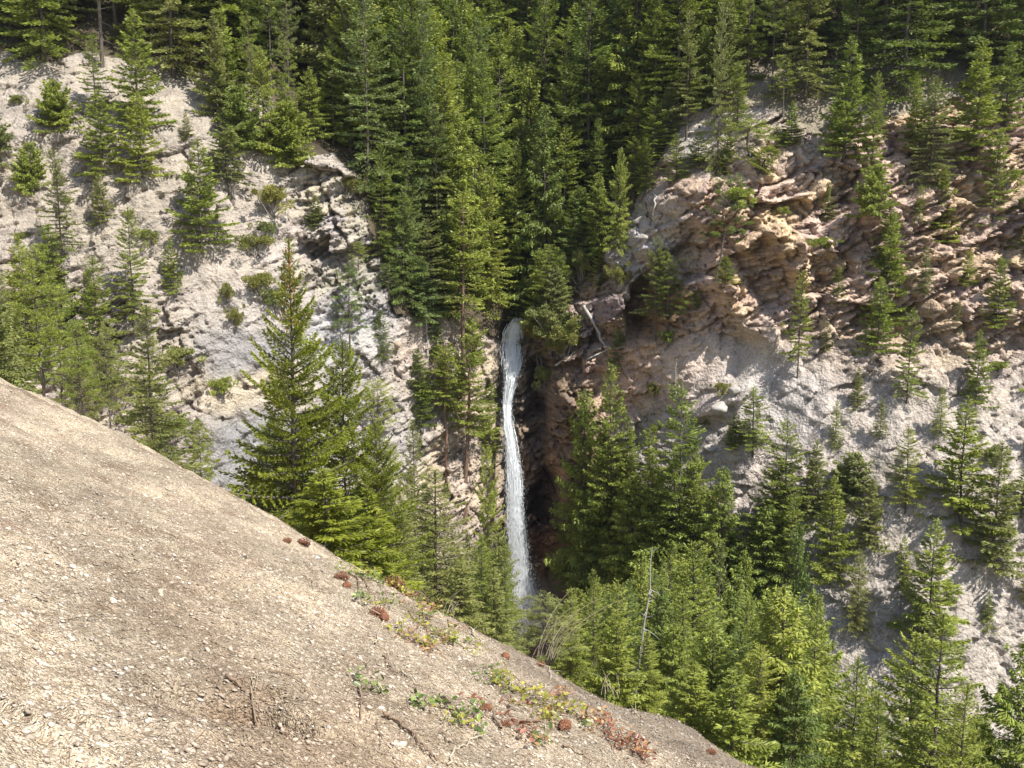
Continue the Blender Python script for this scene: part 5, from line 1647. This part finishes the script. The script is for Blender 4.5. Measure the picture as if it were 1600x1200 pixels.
PL = [(563, 888, 12, ['yellow'], 16, 'small yellow sprout at the top left of the creeping plants'), (560, 902, 22, ['green'], 40, 'pale green leafy clump at the crest, upper left of the plants'),
      (578, 908, 20, ['green', 'yellow'], 36, 'green and yellow clump above the dark forked runner'), (622, 900, 22, ['yellow'], 30, 'yellow leaves beside the long orange brown cone'),
      (610, 917, 18, ['yellow'], 18, 'flat yellow leaves under the long orange brown cone'), (568, 946, 18, ['yellow', 'green'], 18, 'sparse yellowish leaves left of the dark red cones'),
      (597, 948, 16, ['green'], 18, 'pale green tuft just above the dark red cones'), (658, 925, 30, ['yellow', 'red'], 50, 'yellow and red clump on the crest under the arching dry runner'),
      (633, 930, 16, ['green', 'yellow'], 20, 'green leaves left of the yellow and red clump on the crest'), (655, 962, 26, ['green', 'orange'], 40, 'green and orange clump in the middle of the creeping plants'),
      (676, 958, 20, ['orange', 'yellow'], 26, 'orange yellow leaves right of the green and orange clump'), (638, 1003, 24, ['orange', 'yellow'], 36, 'orange brown clump with a dark shadow under it'),
      (659, 1010, 20, ['orange', 'yellow'], 24, 'tan leaves right of the orange brown clump'), (692, 992, 24, ['yellow', 'orange'], 36, 'tall yellow orange clump right of the middle plants'),
      (706, 1003, 22, ['green', 'yellow'], 26, 'pale green leaves right of the tall yellow orange clump'), (728, 1014, 20, ['green', 'yellow'], 26, 'green yellow leaves near the edge of the slope'),
      (580, 1083, 18, ['green'], 22, 'lone green plant with a brown stalk in the middle of the gravel'), (652, 1107, 14, ['green'], 18, 'small round green sprout casting a dark shadow'),
      (692, 1109, 12, ['green'], 12, 'tiny green sprout right of the round green one'), (716, 1136, 18, ['yellow', 'green'], 22, 'yellow green sprout beside the forked twig'),
      (736, 1123, 16, ['green'], 14, 'green sprout just right of the yellow green one'), (778, 1060, 18, ['yellow', 'green'], 22, 'yellow green stems left of the bright yellow clump'),
      (792, 1078, 26, ['yellow'], 44, 'bright yellow clump right of the middle'), (759, 1070, 16, ['green'], 14, 'grey green leaves left of the bright yellow clump'),
      (868, 1106, 26, ['yellow'], 44, 'round yellow clump near the crest at the lower right'), (836, 1116, 22, ['yellow', 'red'], 30, 'yellow clump with red leaves below it left of the round yellow clump'),
      (855, 1133, 14, ['yellow'], 12, 'single yellow sprout below the round yellow clump'), (904, 1126, 24, ['orange', 'green'], 30, 'orange leaves with a green runner at the lower right'),
      (838, 1156, 24, ['orange', 'red', 'green'], 36, 'mixed orange and green clump at the bottom centre'), (887, 1098, 16, ['red', 'orange'], 18, 'reddish leaves beside the round yellow clump'),
      (938, 1130, 22, ['orange'], 26, 'orange clump on the right part of the slope'), (958, 1156, 24, ['orange', 'red'], 34, 'orange red clump below the orange one on the right'),
      (975, 1172, 28, ['red'], 46, 'bright red brown clump near the bottom right edge'), (1003, 1184, 18, ['red', 'orange'], 18, 'small red leaves right of the bright red brown clump'),
      (747, 1103, 14, ['red'], 12, 'small red sprout beside the pale orange cone'), (803, 1142, 16, ['red'], 12, 'red leaves at the end of the forked twig')]
for row in PL:
    ground_plant(*row)

# runners, twigs and dry stems lying on the slope
def twig(pix, rad, mat, label, lift=.008, name='dry_twig', cat='twig', arch=0.0):
    P = []
    pix = np.array(pix, float)
    s = np.linspace(0, len(pix) - 1, max(10, 6 * len(pix)))
    X = np.interp(s, np.arange(len(pix)), pix[:, 0]); Y = np.interp(s, np.arange(len(pix)), pix[:, 1])
    for a, b2 in zip(X, Y):
        h_ = hit_near(a, b2, near_base)
        P.append(h_)
    P = np.array(P)
    rad = rad * 1.5
    P[:, 2] = near_z(P[:, 0], P[:, 1]) + lift + rad
    n_ = len(P); t = np.linspace(0, 1, n_)
    P[:, :2] += RNG.normal(0, .006, (n_, 2)); P[:, 2] += arch * np.sin(t * np.pi) + np.abs(RNG.normal(0, .003, n_))
    base = P[0].copy()
    parts = [tubes((P - base)[None], (rad * (1 - .65 * t))[None], 5)]
    L_ = np.linalg.norm(P[-1] - P[0])
    for k in range(int(2 + L_ * 3)):
        i_ = RNG.integers(2, n_ - 2); o_ = (P - base)[i_]
        d_ = norm(RNG.normal(size=3) * np.array([1, 1, .25])) * RNG.uniform(.04, .22)
        pp = o_ + d_ * np.linspace(0, 1, 4)[:, None]
        parts.append(tubes(pp[None], (rad * .45 * np.linspace(1, .3, 4))[None], 4))
    v, f = join(parts)
    link(name, mesh_np(name, v, f, [mat], smooth=True), loc=tuple(base), label=label, category=cat, group='runners and twigs on the foreground slope')


TW = [([(556, 893), (560, 912), (561, 932)], .006, M_STEM, 'dark forked runner below the pale green clump'), ([(560, 900), (572, 918), (580, 928), (604, 933), (640, 936)], .005, M_STEM, 'long dark runner passing under the crest plants'),
      ([(585, 905), (612, 905), (640, 912), (664, 932), (676, 944)], .004, M_STEM, 'runner from the long cone towards the crest'), ([(638, 902), (664, 920), (682, 936), (730, 955)], .004, M_DRY, 'arching dry runner along the crest in the middle'),
      ([(680, 938), (694, 955), (704, 985)], .0045, M_STEM, 'thin dark runner dropping through the tall clump'), ([(586, 1016), (592, 990), (604, 972), (632, 948)], .004, M_DRY, 'pale twig leading up to the dark red cones'),
      ([(668, 962), (655, 985), (637, 997)], .004, M_STEM, 'dark twig above the orange brown clump'), ([(600, 1116), (625, 1125), (640, 1138), (660, 1156), (684, 1176)], .008, M_STEM, 'thick brown stick lying down the slope at the bottom centre'),
      ([(424, 1044), (446, 1056), (466, 1068), (484, 1086)], .004, M_STEM, 'thin dark twig on bare gravel at the lower left'), ([(352, 1058), (372, 1068), (388, 1072), (400, 1092)], .007, M_STEM, 'dark root curling out of the eroded hollow at the left'),
      ([(600, 1028), (612, 1044), (620, 1060)], .005, M_STEM, 'short dark twig in the middle of the gravel'), ([(690, 1088), (704, 1110), (722, 1134)], .006, M_STEM, 'dark twig slanting between the small green sprouts'),
      ([(732, 986), (748, 1002), (762, 1018)], .006, M_DRY, 'pale bare twig at the edge of the slope below the falls'), ([(802, 1136), (836, 1126), (860, 1116), (884, 1110)], .006, M_STEM, 'grey runner under the yellow clumps at the lower right'),
      ([(984, 1100), (994, 1110), (1007, 1124)], .006, M_DRY, 'pale stick on the crest beside the low hump'), ([(846, 1030), (856, 1046), (860, 1060), (850, 1076)], .004, M_DRY, 'curling pale twig beside the small dark crest cone'),
      ([(800, 1058), (822, 1066), (840, 1080), (856, 1096)], .004, M_STEM, 'thin runner leading to the round yellow clump'), ([(784, 1150), (770, 1132), (790, 1118), (802, 1106)], .006, M_STEM, 'forked twig in the lower middle'),
      ([(545, 858), (566, 868), (582, 876)], .006, M_DRY, 'pale stick on the crest above the first sprouts'), ([(930, 1110), (944, 1140), (960, 1170)], .004, M_STEM, 'runner carrying the orange clumps at the right'),
      ([(560, 1070), (566, 1090), (562, 1120)], .005, M_STEM, 'brown stalk of roots beside the lone green plant'), ([(980, 1165), (996, 1150), (1006, 1148)], .004, M_STEM, 'thin twig right of the red brown clump'),
      ([(700, 1180), (720, 1160), (745, 1150)], .004, M_DRY, 'pale twig at the bottom edge right of the thick stick'), ([(628, 1050), (650, 1070), (664, 1076)], .003, M_DRY, 'fine pale twig above the round green sprout'),
      ([(470, 905), (492, 916), (505, 930)], .003, M_STEM, 'fine brown twig on the open gravel at the upper left'), ([(880, 1170), (905, 1176), (930, 1192)], .005, M_STEM, 'brown twig at the bottom edge below the red leaves')]
for row in TW:
    twig(*row)
WORDS = ['thin bare runner %s' % w for w in ('beside the dark red cones', 'under the green and orange clump', 'crossing the crest plants', 'left of the tall yellow orange clump',
         'right of the orange brown clump', 'above the bright yellow clump', 'below the bright yellow clump', 'right of the pale orange cone', 'left of the round yellow clump',
         'under the loose scaled orange cone', 'between the orange clumps', 'above the bright red brown clump', 'near the lone green plant', 'left of the thick brown stick',
         'below the small green sprouts', 'in the gravel above the eroded hollow')]
SPOT = [(608, 955), (652, 975), (600, 925), (672, 985), (668, 1015), (775, 1050), (800, 1095), (770, 1120), (845, 1095), (885, 1150), (945, 1145), (965, 1150), (598, 1075), (585, 1130), (705, 1150), (400, 1060)]
for (sx, sy), w in zip(SPOT, WORDS):
    a_ = RNG.uniform(.2, 1.1) * (1 if RNG.uniform() < .75 else -1); l_ = RNG.uniform(22, 46)
    dx_, dy_ = math.cos(a_) * l_, math.sin(a_) * l_
    twig([(sx - dx_ / 2, sy - dy_ / 2), (sx + RNG.normal(0, 4), sy + RNG.normal(0, 4)), (sx + dx_ / 2, sy + dy_ / 2)], RNG.uniform(.002, .0045), M_STEM if RNG.uniform() < .6 else M_DRY, w)

# loose pale stones
M_WHITE = plain_mat("white_stone", (.60, .57, .52), (.82, .80, .76), 20, bump=.3)
WS = [rock_mesh('stone', 600 + k, M_WHITE, flat=.6, sub=2) for k in range(3)]
ST = [(596, 1108, 13, 'white stone at the upper end of the thick brown stick'), (583, 1059, 8, 'small round white stone above the lone green plant'), (452, 1050, 8, 'white stone right of the thin dark twig at the lower left'),
      (564, 1031, 10, 'cream coloured stone in the open gravel'), (512, 1138, 13, 'flat white stone above a second one at the lower middle'), (509, 1146, 9, 'small white stone under the flat white one'), (490, 1137, 8, 'grey white stone left of the flat white one'),
      (496, 873, 10, 'pale stone near the crest at the upper left'), (740, 1166, 10, 'pale chip of stone near the bottom edge'), (560, 1160, 7, 'pale pebble under the flat white stones'), (453, 998, 7, 'grey pebble in the open gravel at the left'),
      (830, 1190, 10, 'pale stone at the bottom edge right of centre'), (383, 872, 9, 'dark stone near the crest at the left')]
for px, py, w, lb in ST:
    p = hit_near(px, py, near_z); f = p[1] * CP + p[2] * SP; s = w / FPX * f / 2
    link('stone', WS[int(RNG.integers(0, 3))] if 'dark' not in lb else RK['grey', 0], loc=(p[0], p[1], p[2] + .2 * s), rot=(.3, -.3, RNG.uniform(0, 6)), scale=(s, s * .8, s), label=lb, category='stone')


# dry grass tuft arching over the crest below the falls
def grass_clump(px, py, n, L0, label, y_near=None, lean=(.5, 0)):
    p = hit_near(px, py, near_z)
    r = np.random.default_rng(int(px)); s = np.linspace(0, 1, 8)
    b0 = np.stack([r.normal(0, .05, n), r.normal(0, .05, n), np.full(n, -.02)], -1)
    a = r.normal(0, .5, n); ln2 = L0 * r.uniform(.35, 1.1, n)
    dx = np.cos(a) * lean[0] + r.normal(0, .25, n); dy = np.sin(a) * .4 + lean[1]
    P = b0[:, None] + np.stack([(ln2 * dx)[:, None] * s ** 1.4, (ln2 * dy)[:, None] * s ** 1.4, ln2[:, None] * (s - .35 * s ** 2.2)], -1)
    v, f = tubes(P, (.0022 * (1 - .75 * s))[None].repeat(n, 0), 3)
    link('grass_tuft', mesh_np('grass_tuft', v, f, [M_DRY], smooth=True), loc=tuple(p), label=label, category='grass')


grass_clump(850, 1022, 16, .75, 'thin dry grass stems arching over the crest below the falls', lean=(.55, .1))
grass_clump(700, 955, 10, .30, 'short dry grass stems on the crest in the middle', lean=(.3, .1))
grass_clump(955, 1080, 8, .25, 'few dry stems on the crest at the right', lean=(-.3, .1))

# ------------------------------------------------------------------ thin air haze between the camera and the far forest
def haze():
    x0, x1, y0, y1, z0, z1 = -175.0, 175.0, -30.0, 300.0, -90.0, 140.0
    v = [(a, b, c) for a in (x0, x1) for b in (y0, y1) for c in (z0, z1)]
    f = [(0, 1, 3, 2), (4, 6, 7, 5), (0, 4, 5, 1), (2, 3, 7, 6), (0, 2, 6, 4), (1, 5, 7, 3)]
    m = bpy.data.materials.new("thin_haze"); m.use_nodes = True; nt = m.node_tree
    nt.nodes.remove(nt.nodes["Principled BSDF"])
    pv = N(nt, "ShaderNodeVolumePrincipled")
    pv.inputs["Color"].default_value = (.80, .90, 1.0, 1); pv.inputs["Density"].default_value = .00013
    pv.inputs["Anisotropy"].default_value = .3
    L(nt, pv.outputs[0], nt.nodes["Material Output"].inputs[1])
    link("haze", mesh_np("haze", np.array(v), np.array(f), [m]), kind='stuff')


haze()
